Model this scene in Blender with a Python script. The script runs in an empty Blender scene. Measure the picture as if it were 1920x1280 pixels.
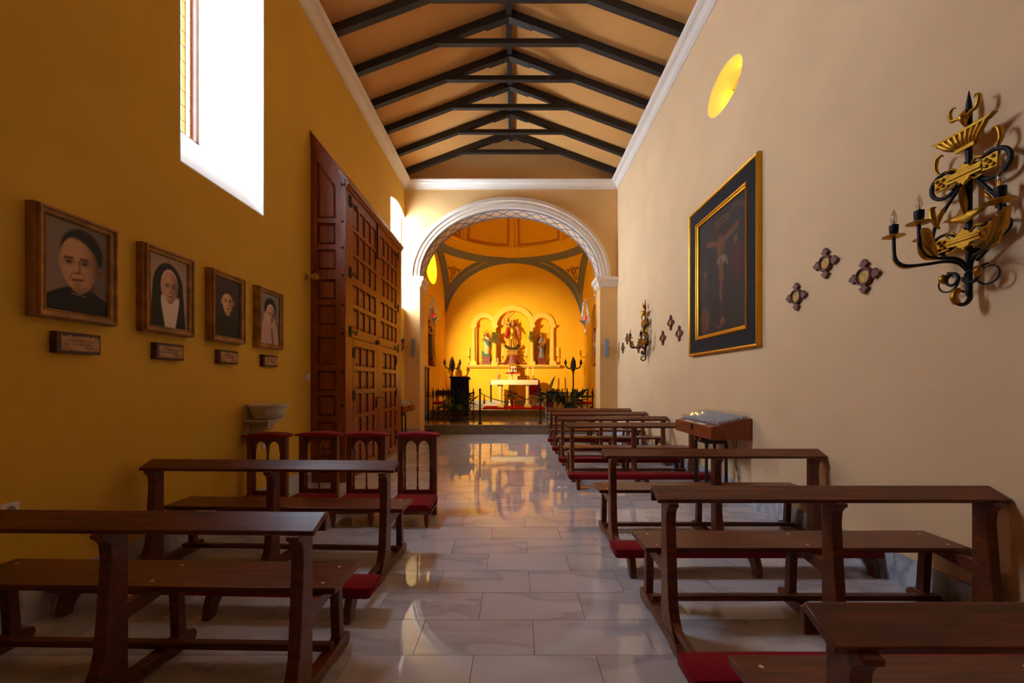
import bpy, bmesh, math, random
from mathutils import Vector, Matrix
random.seed(11)
S = bpy.context.scene
C = S.collection
PI = math.pi

# ---------------------------------------------------------------- camera, world, lights, exposure
FPX = 1920 * 14 / 36
EYE = 1.4
cam = bpy.data.cameras.new('camera'); camo = bpy.data.objects.new('camera', cam); C.objects.link(camo)
cam.lens = 14; cam.sensor_width = 36; cam.sensor_fit = 'HORIZONTAL'
cam.shift_x = -5 / 1920; cam.shift_y = 78 / 1920
cam.clip_start = 0.05; cam.clip_end = 200
camo.location = (0, 0, EYE); camo.rotation_euler = (PI / 2, 0, 0)
S.camera = camo
S.view_settings.view_transform = 'Standard'; S.view_settings.look = 'None'
S.view_settings.exposure = 0.0; S.view_settings.gamma = 1.0
S.view_settings.use_curve_mapping = False
S.cycles.max_bounces = 10; S.cycles.diffuse_bounces = 6; S.cycles.glossy_bounces = 4
S.cycles.transparent_max_bounces = 12; S.cycles.sample_clamp_indirect = 6.0
S.cycles.use_denoising = True

world = bpy.data.worlds.new('sky'); S.world = world; world.use_nodes = True
bg = world.node_tree.nodes['Background']
bg.inputs['Color'].default_value = (0.66, 0.82, 1.0, 1); bg.inputs['Strength'].default_value = 84.0

XL, XR, YF = -2.87, 2.69, 10.41          # nave walls
CXL, CXR, CYB = -2.90, 2.80, 16.70       # chancel walls
ZC = 6.46                                # underside of the cornice
W1 = (3.41, 4.56); W2 = (9.20, 10.41); WZ = (3.30, 6.30); WDEP = 0.82

def portal(loc, rot, sx, sy):
    l = bpy.data.lights.new('daylight_portal', 'AREA'); l.shape = 'RECTANGLE'; l.size = sx; l.size_y = sy
    l.cycles.is_portal = True
    o = bpy.data.objects.new('daylight_portal', l); C.objects.link(o); o.location = loc; o.rotation_euler = rot
for (ya, yb) in (W1, W2):                 # area portals guide the sky light through the two nave windows
    portal(((XL - WDEP - 0.08) if ya < 5 else XL - 0.22, (ya + yb) / 2, 5.2 if ya < 5 else 4.575), (0, -PI / 2, 0), 2.3 if ya < 5 else 2.6, yb - ya)
portal((XR + 0.5, 5.13, 5.2), (0, PI / 2, 0), 0.7, 1.0)
portal((CXL - 0.6, 13.83, 5.5), (0, -PI / 2, 0), 1.4, 2.2)

# ---------------------------------------------------------------- materials
def lin(h):
    h = h.lstrip('#'); o = []
    for i in (0, 2, 4):
        c = int(h[i:i + 2], 16) / 255
        o.append(c / 12.92 if c <= 0.04045 else ((c + 0.055) / 1.055) ** 2.4)
    return (*o, 1)
def newmat(name):
    m = bpy.data.materials.new(name); m.use_nodes = True
    nt = m.node_tree
    return m, nt, nt.nodes['Principled BSDF']
def mat(name, col, rough=0.5, metal=0.0, bump=None, var=None, spec=None, sheen=0, stretch=None):
    """procedural: object-space noise shifts the colour a little and gives fine relief"""
    m, nt, b = newmat(name); c = lin(col) if isinstance(col, str) else (*col, 1)
    b.inputs['Roughness'].default_value = rough; b.inputs['Metallic'].default_value = metal
    if spec is not None: b.inputs['Specular IOR Level'].default_value = spec
    if sheen: b.inputs['Sheen Weight'].default_value = sheen
    N, L = nt.nodes.new, nt.links.new
    tc = N('ShaderNodeTexCoord'); src = tc.outputs['Object']
    if stretch:
        mp = N('ShaderNodeMapping'); mp.inputs['Scale'].default_value = stretch; L(src, mp.inputs['Vector']); src = mp.outputs['Vector']
    sc, am = var or (6, 0.08)
    n = N('ShaderNodeTexNoise'); n.inputs['Scale'].default_value = sc; n.inputs['Detail'].default_value = 4; L(src, n.inputs['Vector'])
    r = N('ShaderNodeValToRGB'); r.color_ramp.elements[0].position = 0.3; r.color_ramp.elements[1].position = 0.7
    r.color_ramp.elements[0].color = tuple(x * (1 - am) for x in c[:3]) + (1,)
    r.color_ramp.elements[1].color = tuple(min(1, x * (1 + am)) for x in c[:3]) + (1,)
    L(n.outputs['Fac'], r.inputs['Fac']); L(r.outputs['Color'], b.inputs['Base Color'])
    if bump:
        n2 = N('ShaderNodeTexNoise'); n2.inputs['Scale'].default_value = bump[0]; n2.inputs['Detail'].default_value = 3; L(src, n2.inputs['Vector'])
        bu = N('ShaderNodeBump'); bu.inputs['Strength'].default_value = bump[1]; bu.inputs['Distance'].default_value = 0.01
        L(n2.outputs['Fac'], bu.inputs['Height']); L(bu.outputs['Normal'], b.inputs['Normal'])
    return m
def marble(name, base, vein, rough, scale=2.2, per_object=True):
    m, nt, b = newmat(name); N, L = nt.nodes.new, nt.links.new
    tc = N('ShaderNodeTexCoord'); oi = N('ShaderNodeObjectInfo')
    geo = N('ShaderNodeNewGeometry')
    vm = N('ShaderNodeVectorMath'); vm.operation = 'MULTIPLY_ADD'
    cb = N('ShaderNodeCombineXYZ')
    for i in range(3): L(oi.outputs['Random'], cb.inputs[i])
    L(cb.outputs[0], vm.inputs[0]); vm.inputs[1].default_value = (37, 53, 71) if per_object else (0, 0, 0)
    L(geo.outputs['Position'], vm.inputs[2])
    rt = N('ShaderNodeMapping'); rt.inputs['Rotation'].default_value = (0, 0, 0.6); rt.inputs['Scale'].default_value = (0.55, 1.9, 1.0)
    L(vm.outputs[0], rt.inputs['Vector'])
    wv = N('ShaderNodeTexNoise'); wv.inputs['Scale'].default_value = scale; wv.inputs['Detail'].default_value = 3.5; wv.inputs['Distortion'].default_value = 0.25
    L(rt.outputs[0], wv.inputs['Vector'])
    r = N('ShaderNodeValToRGB'); e = r.color_ramp.elements
    e[0].position = 0.36; e[0].color = lin(base); e[1].position = 0.60; e[1].color = lin(base)
    k = r.color_ramp.elements.new(0.42); k.color = lin(base)
    k = r.color_ramp.elements.new(0.50); k.color = lin(vein)
    k = r.color_ramp.elements.new(0.525); k.color = lin(base)
    L(wv.outputs['Fac'], r.inputs['Fac'])
    n2 = N('ShaderNodeTexNoise'); n2.inputs['Scale'].default_value = 1.3; n2.inputs['Detail'].default_value = 5; L(vm.outputs[0], n2.inputs['Vector'])
    mx = N('ShaderNodeMix'); mx.data_type = 'RGBA'; mx.blend_type = 'MULTIPLY'; mx.inputs['Factor'].default_value = 0.35
    L(r.outputs['Color'], mx.inputs['A']); L(n2.outputs['Color'], mx.inputs['B'])
    gr = N('ShaderNodeValToRGB'); gr.color_ramp.elements[0].color = (0.5, 0.5, 0.52, 1); gr.color_ramp.elements[1].color = (1, 1, 1, 1)
    gr.color_ramp.elements[0].position = 0.3; gr.color_ramp.elements[1].position = 0.62
    L(n2.outputs['Fac'], gr.inputs['Fac']); L(gr.outputs['Color'], mx.inputs['B'])
    L(mx.outputs['Result'], b.inputs['Base Color']); b.inputs['Roughness'].default_value = rough
    n3 = N('ShaderNodeTexNoise'); n3.inputs['Scale'].default_value = 1.7; L(vm.outputs[0], n3.inputs['Vector'])
    bu = N('ShaderNodeBump'); bu.inputs['Strength'].default_value = 0.008; bu.inputs['Distance'].default_value = 0.02
    L(n3.outputs['Fac'], bu.inputs['Height']); L(bu.outputs['Normal'], b.inputs['Normal'])
    return m
def glass(name, col, gloss=0.06, diff=0.0, low=0.8):
    """coloured window glass: tinted light passes straight through"""
    m, nt, b = newmat(name); N, L = nt.nodes.new, nt.links.new; nt.nodes.remove(b)
    out = nt.nodes['Material Output']
    t = N('ShaderNodeBsdfTransparent')
    tc = N('ShaderNodeTexCoord'); n = N('ShaderNodeTexNoise'); n.inputs['Scale'].default_value = 9; n.inputs['Detail'].default_value = 3
    L(tc.outputs['Object'], n.inputs['Vector'])
    r = N('ShaderNodeValToRGB'); c = lin(col) if isinstance(col, str) else (*col, 1)
    r.color_ramp.elements[0].position = 0.35; r.color_ramp.elements[1].position = 0.65
    r.color_ramp.elements[0].color = tuple(x * low for x in c[:3]) + (1,); r.color_ramp.elements[1].color = c
    L(n.outputs['Fac'], r.inputs['Fac']); L(r.outputs['Color'], t.inputs['Color'])
    g = N('ShaderNodeBsdfGlossy'); g.inputs['Roughness'].default_value = 0.1
    d = N('ShaderNodeBsdfTranslucent'); L(r.outputs['Color'], d.inputs['Color'])
    m1 = N('ShaderNodeMixShader'); m1.inputs[0].default_value = diff; L(t.outputs[0], m1.inputs[1]); L(d.outputs[0], m1.inputs[2])
    m2 = N('ShaderNodeMixShader'); m2.inputs[0].default_value = gloss; L(m1.outputs[0], m2.inputs[1]); L(g.outputs[0], m2.inputs[2])
    L(m2.outputs[0], out.inputs['Surface'])
    return m
def emit(name, col, st):
    m, nt, b = newmat(name); b.inputs['Base Color'].default_value = lin(col)
    b.inputs['Emission Color'].default_value = lin(col); b.inputs['Emission Strength'].default_value = st
    return m
def printed(name, rough=0.45):
    """flat print: colours carried by the picture sheet itself"""
    m, nt, b = newmat(name); a = nt.nodes.new('ShaderNodeVertexColor'); a.layer_name = 'print'
    nt.links.new(a.outputs['Color'], b.inputs['Base Color']); b.inputs['Roughness'].default_value = rough
    b.inputs['Specular IOR Level'].default_value = 0.25
    return m
def wood(name, dark, light, rough=0.32, stretch=(1.2, 14, 14), scale=3.0):
    m, nt, b = newmat(name); N, L = nt.nodes.new, nt.links.new
    tc = N('ShaderNodeTexCoord'); oi = N('ShaderNodeObjectInfo')
    ad = N('ShaderNodeVectorMath'); ad.operation = 'MULTIPLY_ADD'; cb = N('ShaderNodeCombineXYZ')
    for i in range(3): L(oi.outputs['Random'], cb.inputs[i])
    L(cb.outputs[0], ad.inputs[0]); ad.inputs[1].default_value = (5, 7, 9); L(tc.outputs['Object'], ad.inputs[2])
    mp = N('ShaderNodeMapping'); mp.inputs['Scale'].default_value = stretch; L(ad.outputs[0], mp.inputs['Vector'])
    n = N('ShaderNodeTexNoise'); n.inputs['Scale'].default_value = scale; n.inputs['Detail'].default_value = 5; n.inputs['Distortion'].default_value = 0.6
    L(mp.outputs['Vector'], n.inputs['Vector'])
    r = N('ShaderNodeValToRGB'); r.color_ramp.elements[0].position = 0.32; r.color_ramp.elements[1].position = 0.68
    r.color_ramp.elements[0].color = lin(dark); r.color_ramp.elements[1].color = lin(light)
    L(n.outputs['Fac'], r.inputs['Fac']); L(r.outputs['Color'], b.inputs['Base Color']); b.inputs['Roughness'].default_value = rough
    bu = N('ShaderNodeBump'); bu.inputs['Strength'].default_value = 0.06; bu.inputs['Distance'].default_value = 0.004
    L(n.outputs['Fac'], bu.inputs['Height']); L(bu.outputs['Normal'], b.inputs['Normal'])
    return m

M = dict(
    wall_left=mat('ochre_plaster_warm_bounce', '#dcac38', 0.85, bump=(40, 0.12), var=(1.3, 0.05)),  # ochre wall paint with warm bounced light mixed into the colour
    wall_right=mat('ochre_plaster_daylight', '#e6c091', 0.85, bump=(40, 0.12), var=(1.3, 0.05)),  # ochre wall paint again, paled in colour for the cool daylight on it
    wall_far=mat('buff_ochre_plaster', '#e4b878', 0.85, bump=(40, 0.12), var=(1.3, 0.05)),
    chancel=mat('yellow_plaster', '#f2c02c', 0.8, bump=(40, 0.1), var=(1.3, 0.05)),
    panel_dark=mat('dark_ochre_paint', '#c98a3a', 0.8),
    ceiling=mat('tan_plaster', '#d49954', 0.9, bump=(30, 0.1), var=(1.5, 0.05)),
    white=mat('white_plaster', '#efe6da', 0.75, bump=(50, 0.05), var=(3, 0.03)),
    stucco=mat('white_moulding_paint', '#eadccb', 0.6, var=(4, 0.04)),
    cream=mat('cream_stone', '#ecd27c', 0.6, bump=(60, 0.06), var=(5, 0.05)),
    slate=mat('slate_blue_paint', '#7e8088', 0.8, var=(5, 0.08)),
    peach=mat('peach_paint', '#ecc9a4', 0.8, var=(5, 0.05)),
    bead=mat('brown_bead_paint', '#7a4a26', 0.8),
    tile=marble('white_marble', '#d2cdcf', '#b9b5ba', 0.035, 1.3),
    tile_far=marble('white_marble_far', '#d2cdcf', '#bbb7bc', 0.035, 1.3, per_object=False),
    skirt=marble('pale_marble', '#cfd0d6', '#a2a6b0', 0.15, 1.4),
    step=marble('brown_granite', '#877560', '#7c6a56', 0.2, 8.0, False),
    steptop=marble('beige_marble', '#b09d86', '#a08d76', 0.08, 3.0, False),
    joint=mat('dark_joint', '#57504c', 0.8),
    beam=wood('black_brown_beam', '#1b1512', '#2e2622', 0.6, (2, 12, 12)),
    bench=wood('mahogany', '#4d1f0c', '#783918', 0.33),
    door=wood('varnished_pine', '#6a280c', '#9a4818', 0.33, (10, 10, 1.0)),
    doorh=wood('varnished_pine_rail', '#6a280c', '#964416', 0.33, (10, 1.0, 10)),
    kneel=wood('walnut', '#642b10', '#8f4a20', 0.35, (10, 10, 1.2)),
    redcloth=mat('red_velvet', '#840d1a', 0.95, bump=(300, 0.2), sheen=0.08, spec=0.1),
    redseat=mat('scarlet_cloth', '#c01018', 0.9, bump=(200, 0.2), spec=0.1),
    carpet=mat('red_carpet', '#b00c10', 0.98, bump=(300, 0.3), spec=0.05),
    iron=mat('black_iron', '#15161a', 0.5, 0.4, bump=(60, 0.2)),
    gold=mat('gilt_metal', '#b98a2e', 0.38, 1.0, bump=(50, 0.2)),
    giltwood=mat('gilt_wood', '#c98f1e', 0.33, 0.85, bump=(30, 0.15)),
    frame=wood('brown_frame_wood', '#835417', '#b57f36', 0.40, (3, 3, 3)),
    navyframe=mat('blue_black_paint', '#1b1a20', 0.7, bump=(40, 0.1), spec=0.2),
    plaque=wood('dark_red_wood', '#3a1710', '#542418', 0.5, (3, 3, 3)),
    crosswood=mat('red_brown_wood', '#6e3a32', 0.5, bump=(40, 0.3)),
    relief=mat('gilt_relief', '#c49c4a', 0.5, 0.2, bump=(60, 0.8), var=(30, 0.4)),
    silver=mat('silver', '#dcd6cc', 0.25, 0.92),
    brass=mat('brass', '#c9a24a', 0.3, 1.0),
    redglass=glass('ruby_glass', (0.85, 0.05, 0.06), 0.10, 0.5),
    clear=glass('clear_acrylic', (0.93, 0.94, 0.95), 0.10, 0.0),
    acrylic=glass('acrylic_cover', (0.985, 0.985, 0.985), 0.04, 0.0, 0.99),
    cupglass=mat('frosted_cup', '#d6d6d2', 0.3),
    bulb=glass('bulb_glass', (0.95, 0.93, 0.9), 0.12, 0.0),
    amber=glass('amber_glass', (0.44, 0.315, 0.008), 0.02, 0.15),
    yellowpane=glass('yellow_glass', (0.27, 0.165, 0.025), 0.05, 0.15),
    orangepane=glass('orange_glass', (0.25, 0.135, 0.055), 0.05, 0.15),
    whitepane=glass('white_glass', (0.77, 0.77, 0.79), 0.05, 0.12),
    lead=mat('lead_came', '#6a4f42', 0.6),
    winframe=mat('rose_brown_paint', '#85604e', 0.6),
    wax=mat('candle_wax', '#f3e6c4', 0.5),
    redwax=mat('red_wax', '#c8261c', 0.5),
    paleyellow=mat('pale_yellow_plaster', '#f0cc62', 0.7, bump=(60, 0.06), var=(5, 0.05)),
    marblewhite=mat('carved_white_stone', '#cfc4ae', 0.55, bump=(30, 0.1)),
    plastic=mat('white_plastic', '#e6e0d6', 0.4),
    grey=mat('grey_speaker', '#8d8f99', 0.5),
    navy=mat('navy_cloth', '#25234e', 0.9, bump=(150, 0.2), spec=0.1),
    purple=mat('purple_cloth', '#3c2c58', 0.9, bump=(150, 0.2), spec=0.1),
    lace=mat('white_lace', '#efe4d2', 0.9, bump=(220, 0.8), var=(120, 0.2)),
    leaf=mat('dark_green_leaf', '#1e3a14', 0.4, var=(9, 0.3)),
    leaf2=mat('mid_green_leaf', '#3d6018', 0.45, var=(9, 0.3)),
    dryleaf=mat('olive_leaf', '#5e5a1c', 0.6, var=(9, 0.3)),
    terracotta=mat('terracotta', '#a3491e', 0.8, bump=(40, 0.2)),
    basket=mat('wicker', '#5c3a1c', 0.8, bump=(70, 1.0), var=(60, 0.3)),
    soil=mat('soil', '#2a1c12', 0.95, bump=(60, 1.0)),
    skin=mat('painted_skin', '#c08a58', 0.5), hair=mat('painted_hair', '#2a170c', 0.6),
    armour=mat('gilt_armour', '#b98018', 0.35, 0.7, bump=(40, 0.3)),
    redcape=mat('red_cape', '#a82410', 0.6, bump=(20, 0.3)),
    ivory=mat('ivory_robe', '#e2cc94', 0.6, bump=(18, 0.3)),
    bluerobe=mat('blue_mantle', '#4d7478', 0.6, bump=(18, 0.3)),
    brownrobe=mat('brown_robe', '#4a2a14', 0.6, bump=(18, 0.3)),
    greyrobe=mat('grey_violet_robe', '#77708a', 0.6, bump=(18, 0.3)),
    darkstone=mat('dark_carving', '#2c2018', 0.6, bump=(30, 0.4)),
    basewood=mat('carved_red_wood', '#7a2c14', 0.5, bump=(30, 0.3)),
    gown=mat('gold_brocade', '#a87420', 0.5, 0.4, bump=(60, 0.8)),
    black=mat('black_steel', '#101214', 0.5),
    cordm=mat('dark_cord', '#4a3620', 0.9),
    paper=mat('paper_slip', '#d8cdbd', 0.8),
    printm=printed('printed_sheet'), canvas=printed('oil_canvas', 0.6),
    flame=emit('candle_flame', '#ffb347', 14.0), redglow=emit('lamp_flame', '#ff7040', 40.0),
    spotface=emit('spot_lamp_face', '#ffd9a0', 6.0),
)
# ---------------------------------------------------------------- mesh helpers
class MB:
    def __init__(s): s.v = []; s.f = []
    def add(s, vs, fs):
        o = len(s.v); s.v += [tuple(p) for p in vs]; s.f += [tuple(i + o for i in f) for f in fs]; return s
    def box(s, x0, x1, y0, y1, z0, z1):
        return s.add([(x, y, z) for z in (z0, z1) for y in (y0, y1) for x in (x0, x1)],
                     [(0, 2, 3, 1), (4, 5, 7, 6), (0, 1, 5, 4), (2, 6, 7, 3), (0, 4, 6, 2), (1, 3, 7, 5)])
    def poly(s, pts, a, b, ax='y'):
        f = {'x': lambda p, t: (t, p[0], p[1]), 'y': lambda p, t: (p[0], t, p[1]), 'z': lambda p, t: (p[0], p[1], t)}[ax]
        n = len(pts)
        vs = [f(p, a) for p in pts] + [f(p, b) for p in pts]
        return s.add(vs, [tuple(range(n)), tuple(range(2 * n - 1, n - 1, -1))] + [(i, (i + 1) % n, n + (i + 1) % n, n + i) for i in range(n)])
    def strip(s, A, B):
        """one-sided band of quads between two rows of points"""
        n = len(A); return s.add(list(A) + list(B), [(i, i + 1, n + i + 1, n + i) for i in range(n - 1)])
    def loft(s, rings, closed=True, caps=True):
        n = len(rings[0]); o = []; fs = []
        for r in rings: o += r
        for k in range(len(rings) - 1):
            for i in range(n if closed else n - 1):
                j = (i + 1) % n; fs.append((k * n + i, k * n + j, (k + 1) * n + j, (k + 1) * n + i))
        if caps: fs += [tuple(range(n - 1, -1, -1)), tuple(range((len(rings) - 1) * n, len(rings) * n))]
        return s.add(o, fs)
    SUB = 1
    def tube(s, pts, r, n=8, closed=False, flat=None):
        pts = [Vector(p) for p in pts]; m = len(pts); rr = list(r) if isinstance(r, (list, tuple)) else [r] * m
        if MB.SUB > 1 and m > 2 and not closed:      # Catmull-Rom smoothing of the path
            q, qr, k = [], [], MB.SUB; n = max(n, 8)
            for i in range(m - 1):
                p0, p1, p2, p3 = pts[max(0, i - 1)], pts[i], pts[i + 1], pts[min(m - 1, i + 2)]
                for j in range(k):
                    f = j / k
                    q.append(0.5 * ((2 * p1) + (p2 - p0) * f + (2 * p0 - 5 * p1 + 4 * p2 - p3) * f * f + (3 * p1 - p0 - 3 * p2 + p3) * f ** 3))
                    qr.append(rr[i] + (rr[i + 1] - rr[i]) * (3 * f * f - 2 * f ** 3))
            pts = q + [pts[-1]]; rr = qr + [rr[-1]]; m = len(pts)
        rings = []; up = None
        for i, p in enumerate(pts):
            a = pts[i - 1] if (i or closed) else p; b = pts[(i + 1) % m] if (i < m - 1 or closed) else p
            t = (b - a).normalized()
            if up is None:
                up = Vector((0, 0, 1)) if abs(t.z) < 0.9 else Vector((0, 1, 0))
            x = t.cross(up).normalized(); up = x.cross(t).normalized()
            k = flat or 1.0
            rings.append([p + x * math.cos(2 * PI * q / n) * rr[i] + up * math.sin(2 * PI * q / n) * rr[i] * k for q in range(n)])
        if closed: rings.append(rings[0]); return s.loft(rings, True, False)
        return s.loft(rings)
    def lathe(s, prof, cx=0, cy=0, cz=0, n=16, sx=1, sy=1):
        return s.loft([[(cx + max(r, 0.0004) * sx * math.cos(2 * PI * q / n), cy + max(r, 0.0004) * sy * math.sin(2 * PI * q / n), cz + z) for q in range(n)] for r, z in prof])
    def ell(s, c, r, n=12, m=8):
        if not isinstance(r, (tuple, list)): r = (r, r, r)
        return s.loft([[(c[0] + r[0] * math.sin(PI * k / m) * math.cos(2 * PI * q / n) + (0.0003 * math.cos(2 * PI * q / n) if k in (0, m) else 0),
                         c[1] + r[1] * math.sin(PI * k / m) * math.sin(2 * PI * q / n) + (0.0003 * math.sin(2 * PI * q / n) if k in (0, m) else 0),
                         c[2] - r[2] * math.cos(PI * k / m)) for q in range(n)] for k in range(m + 1)])
    def sect(s, secs, n=16):
        """loft of horizontal ellipses: (z, cx, cy, rx, ry)"""
        return s.loft([[(cx + rx * math.cos(2 * PI * q / n), cy + ry * math.sin(2 * PI * q / n), z) for q in range(n)] for z, cx, cy, rx, ry in secs])
    def xf(s, m):
        s.v = [tuple(m @ Vector(p)) for p in s.v]; return s
    def join(s, o, m=None):
        return s.add([tuple(m @ Vector(p)) for p in o.v] if m else o.v, o.f)
    def mesh(s, name, material, smooth=True, ang=62, fix=True):
        me = bpy.data.meshes.new(name); me.from_pydata(s.v, [], s.f)
        if fix:
            b = bmesh.new(); b.from_mesh(me); bmesh.ops.recalc_face_normals(b, faces=b.faces); b.to_mesh(me); b.free()
        me.materials.append(M[material] if isinstance(material, str) else material)
        if smooth:
            me.shade_smooth(); me.set_sharp_from_angle(angle=math.radians(ang))
        return me
def link(name, me, parent=None, loc=None, rot=None, scale=None):
    o = bpy.data.objects.new(name, me); C.objects.link(o)
    if parent: o.parent = parent
    if loc: o.location = loc
    if rot: o.rotation_euler = rot
    if scale: o.scale = scale
    return o
def part(name, mb, material, parent, bevel=0, **k):
    o = link(name, mb.mesh(name, material, **k), parent)
    if bevel:
        b = o.modifiers.new('bevel', 'BEVEL'); b.width = bevel; b.segments = 2; b.limit_method = 'ANGLE'; b.angle_limit = math.radians(40)
    return o
def tag(o, label, cat, group=None):
    o['label'] = label; o['category'] = cat
    if group: o['group'] = group
    return o
def thing(name, label, cat, loc=(0, 0, 0), rz=0, group=None):
    o = bpy.data.objects.new(name, None); C.objects.link(o); o.location = loc; o.rotation_euler = (0, 0, rz)
    o.empty_display_size = 0.1
    return tag(o, label, cat, group)
def struct(name, mb, material, parent=None, **k):
    o = part(name, mb, material, parent, **k)
    if not parent: o['kind'] = 'structure'
    return o
def sroot(name, loc=(0, 0, 0)):
    o = bpy.data.objects.new(name, None); C.objects.link(o); o.location = loc; o['kind'] = 'structure'; o.empty_display_size = 0.1
    return o
KIDS = {}
def children(o):
    return [c for c in bpy.data.objects if c.parent == o]
def copy_tree(o, parent=None, loc=None, rot=None, label=None, scale=None):
    c = o.copy(); C.objects.link(c); c.parent = parent
    if loc is not None: c.location = loc
    if rot is not None: c.rotation_euler = rot
    if scale is not None: c.scale = scale
    if label: c['label'] = label
    for k in children(o): copy_tree(k, c)
    return c
def arc(cx, cz, a, b, t0, t1, n):
    return [(cx + a * math.cos(t0 + (t1 - t0) * i / n), cz + b * math.sin(t0 + (t1 - t0) * i / n)) for i in range(n + 1)]
def frame_boxes(mb, mapf, us, vs, u0, u1, v0, v1, d0, d1):
    """lattice of stiles and rails round openings: us, vs list the (lo, hi) openings"""
    def bx(a, b, c, d):
        if b - a < 1e-4 or d - c < 1e-4: return
        mapf(mb, a, b, c, d, d0, d1)
    e = [v0] + [x for p in vs for x in p] + [v1]
    for i in range(0, len(e), 2): bx(u0, u1, e[i], e[i + 1])
    for (c, d) in vs:
        e = [u0] + [x for p in us for x in p] + [u1]
        for i in range(0, len(e), 2): bx(e[i], e[i + 1], c, d)
    return mb
def ring_wall(mb, to3, u0, u1, v0, v1, cu, cv, a, b, d0, d1, n=48):
    """slab with an elliptical hole; to3(u, v, d) gives the point"""
    E = []; R = []
    for i in range(n):
        t = 2 * PI * i / n; c, s_ = math.cos(t), math.sin(t)
        E.append((cu + a * c, cv + b * s_))
        k = min(((u1 - cu) / c if c > 1e-6 else (u0 - cu) / c if c < -1e-6 else 1e9), ((v1 - cv) / s_ if s_ > 1e-6 else (v0 - cv) / s_ if s_ < -1e-6 else 1e9))
        R.append((cu + k * c, cv + k * s_))
    # exact corners
    for (x, y) in ((u0, v0), (u0, v1), (u1, v0), (u1, v1)):
        i = min(range(n), key=lambda q: (R[q][0] - x) ** 2 + (R[q][1] - y) ** 2); R[i] = (x, y)
    vs = [to3(*p, d0) for p in E] + [to3(*p, d0) for p in R] + [to3(*p, d1) for p in E] + [to3(*p, d1) for p in R]
    fs = []
    for i in range(n):
        j = (i + 1) % n
        fs += [(i, j, n + j, n + i), (2 * n + i, 3 * n + i, 3 * n + j, 2 * n + j), (i, 2 * n + i, 2 * n + j, j), (n + i, n + j, 3 * n + j, 3 * n + i)]
    return mb.add(vs, fs)
# ================================================================ THE SETTING
XM = -0.10                                # ridge line
YR = -3.2                                 # rear wall
# ---- floor
fl = struct('floor', MB().box(XL - 0.9, XR + 0.6, YR, YF + 0.6, -0.12, -0.004), 'joint')
TW, TD, TY0 = 0.63, 0.306, 2.052
full_tile = None
far = MB()
def tile_rows(k0, k1):
    for k in range(k0, k1):
        y0 = TY0 + TD * k; off = 0.104 if k % 2 == 0 else -0.212
        i = math.floor((XL - off) / TW)
        while off + i * TW < XR:
            a, b = max(XL, off + i * TW), min(XR, off + (i + 1) * TW); i += 1
            if b - a > 0.02: yield k, a, b, y0, min(y0 + TD, YF + 0.54)
g = 0.0016
for k, a, b, y0, y1 in tile_rows(-2, 12):
    w = b - a
    if abs(w - TW) < 1e-3:
        if full_tile is None:
            full_tile = MB().box(-TW / 2 + g, TW / 2 - g, -TD / 2 + g, TD / 2 - g, -0.012, 0).mesh('floor_tile', 'tile', smooth=False)
        me = full_tile
    else:
        me = MB().box(-w / 2 + g, w / 2 - g, -TD / 2 + g, TD / 2 - g, -0.012, 0).mesh('floor_tile', 'tile', smooth=False)
    link('floor_tile', me, fl, ((a + b) / 2, y0 + TD / 2, random.uniform(-0.0004, 0.0003)))
for rng in ((-17, -2), (12, 29)):
    for k, a, b, y0, y1 in tile_rows(*rng):
        far.box(a + g, b - g, y0 + g, y1 - g, -0.012, 0)
ft = part('floor_tiles_beyond', far, 'tile_far', fl, smooth=False); ft['kind'] = 'stuff'

# ---- nave walls
wl = MB()
wl.box(XL - WDEP, XL, YR, W1[0], 0, 6.95)
wl.box(XL - WDEP, XL, W1[0], W1[1], 0, WZ[0]); wl.box(XL - WDEP, XL, W1[0], W1[1], WZ[1], 6.95)
wl.box(XL - WDEP, XL, W1[1], W2[0], 0, 6.95)
wl.box(XL - WDEP, XL, W2[0], W2[1], 0, WZ[0])
# the far window has a flat-arched head
wl.poly([(W2[0], 6.95), (W2[0], 5.72)] + [(W2[0] + (W2[1] - W2[0]) * i / 12, 5.72 + 0.13 * math.sin(PI * i / 12)) for i in range(1, 12)] + [(W2[1], 5.72), (W2[1], 6.95)], XL - WDEP, XL, 'x')
struct('wall_left', wl, 'wall_left', smooth=False)
wr = MB(); OY, OZ, OA, OB = 5.13, 5.20, 0.43, 0.27
wr.box(XR, XR + 0.5, YR, OY - 0.9, 0, 6.95); wr.box(XR, XR + 0.5, OY + 0.9, YF + 0.57, 0, 6.95)
wr.box(XR, XR + 0.5, OY - 0.9, OY + 0.9, 0, 4.5); wr.box(XR, XR + 0.5, OY - 0.9, OY + 0.9, 5.9, 6.95)
ring_wall(wr, lambda u, v, d: (d, u, v), OY - 0.9, OY + 0.9, 4.5, 5.9, OY, OZ, OA, OB, XR, XR + 0.5)
struct('wall_right', wr, 'wall_right', smooth=False)
struct('wall_rear', MB().box(XL - WDEP, XR + 0.5, YR - 0.3, YR, 0, 8.2), 'door', smooth=False)  # out of view; dark timber chosen to cut fill light from behind
# far wall with the chancel arch
AX, AZ, AA, AB_, AT = -0.125, 4.16, 2.356, 1.80, 0.57
arch = arc(AX, AZ, AA, AB_, PI, 0, 48)
wf = MB().poly([(XL - WDEP, 0), (AX - AA, 0)] + arch + [(AX + AA, 0), (XR + 0.5, 0), (XR + 0.5, 6.95), (XM, 8.05), (XL - WDEP, 6.95)], YF, YF + AT, 'y')
struct('wall_far', wf, 'wall_far', smooth=False)
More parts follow.
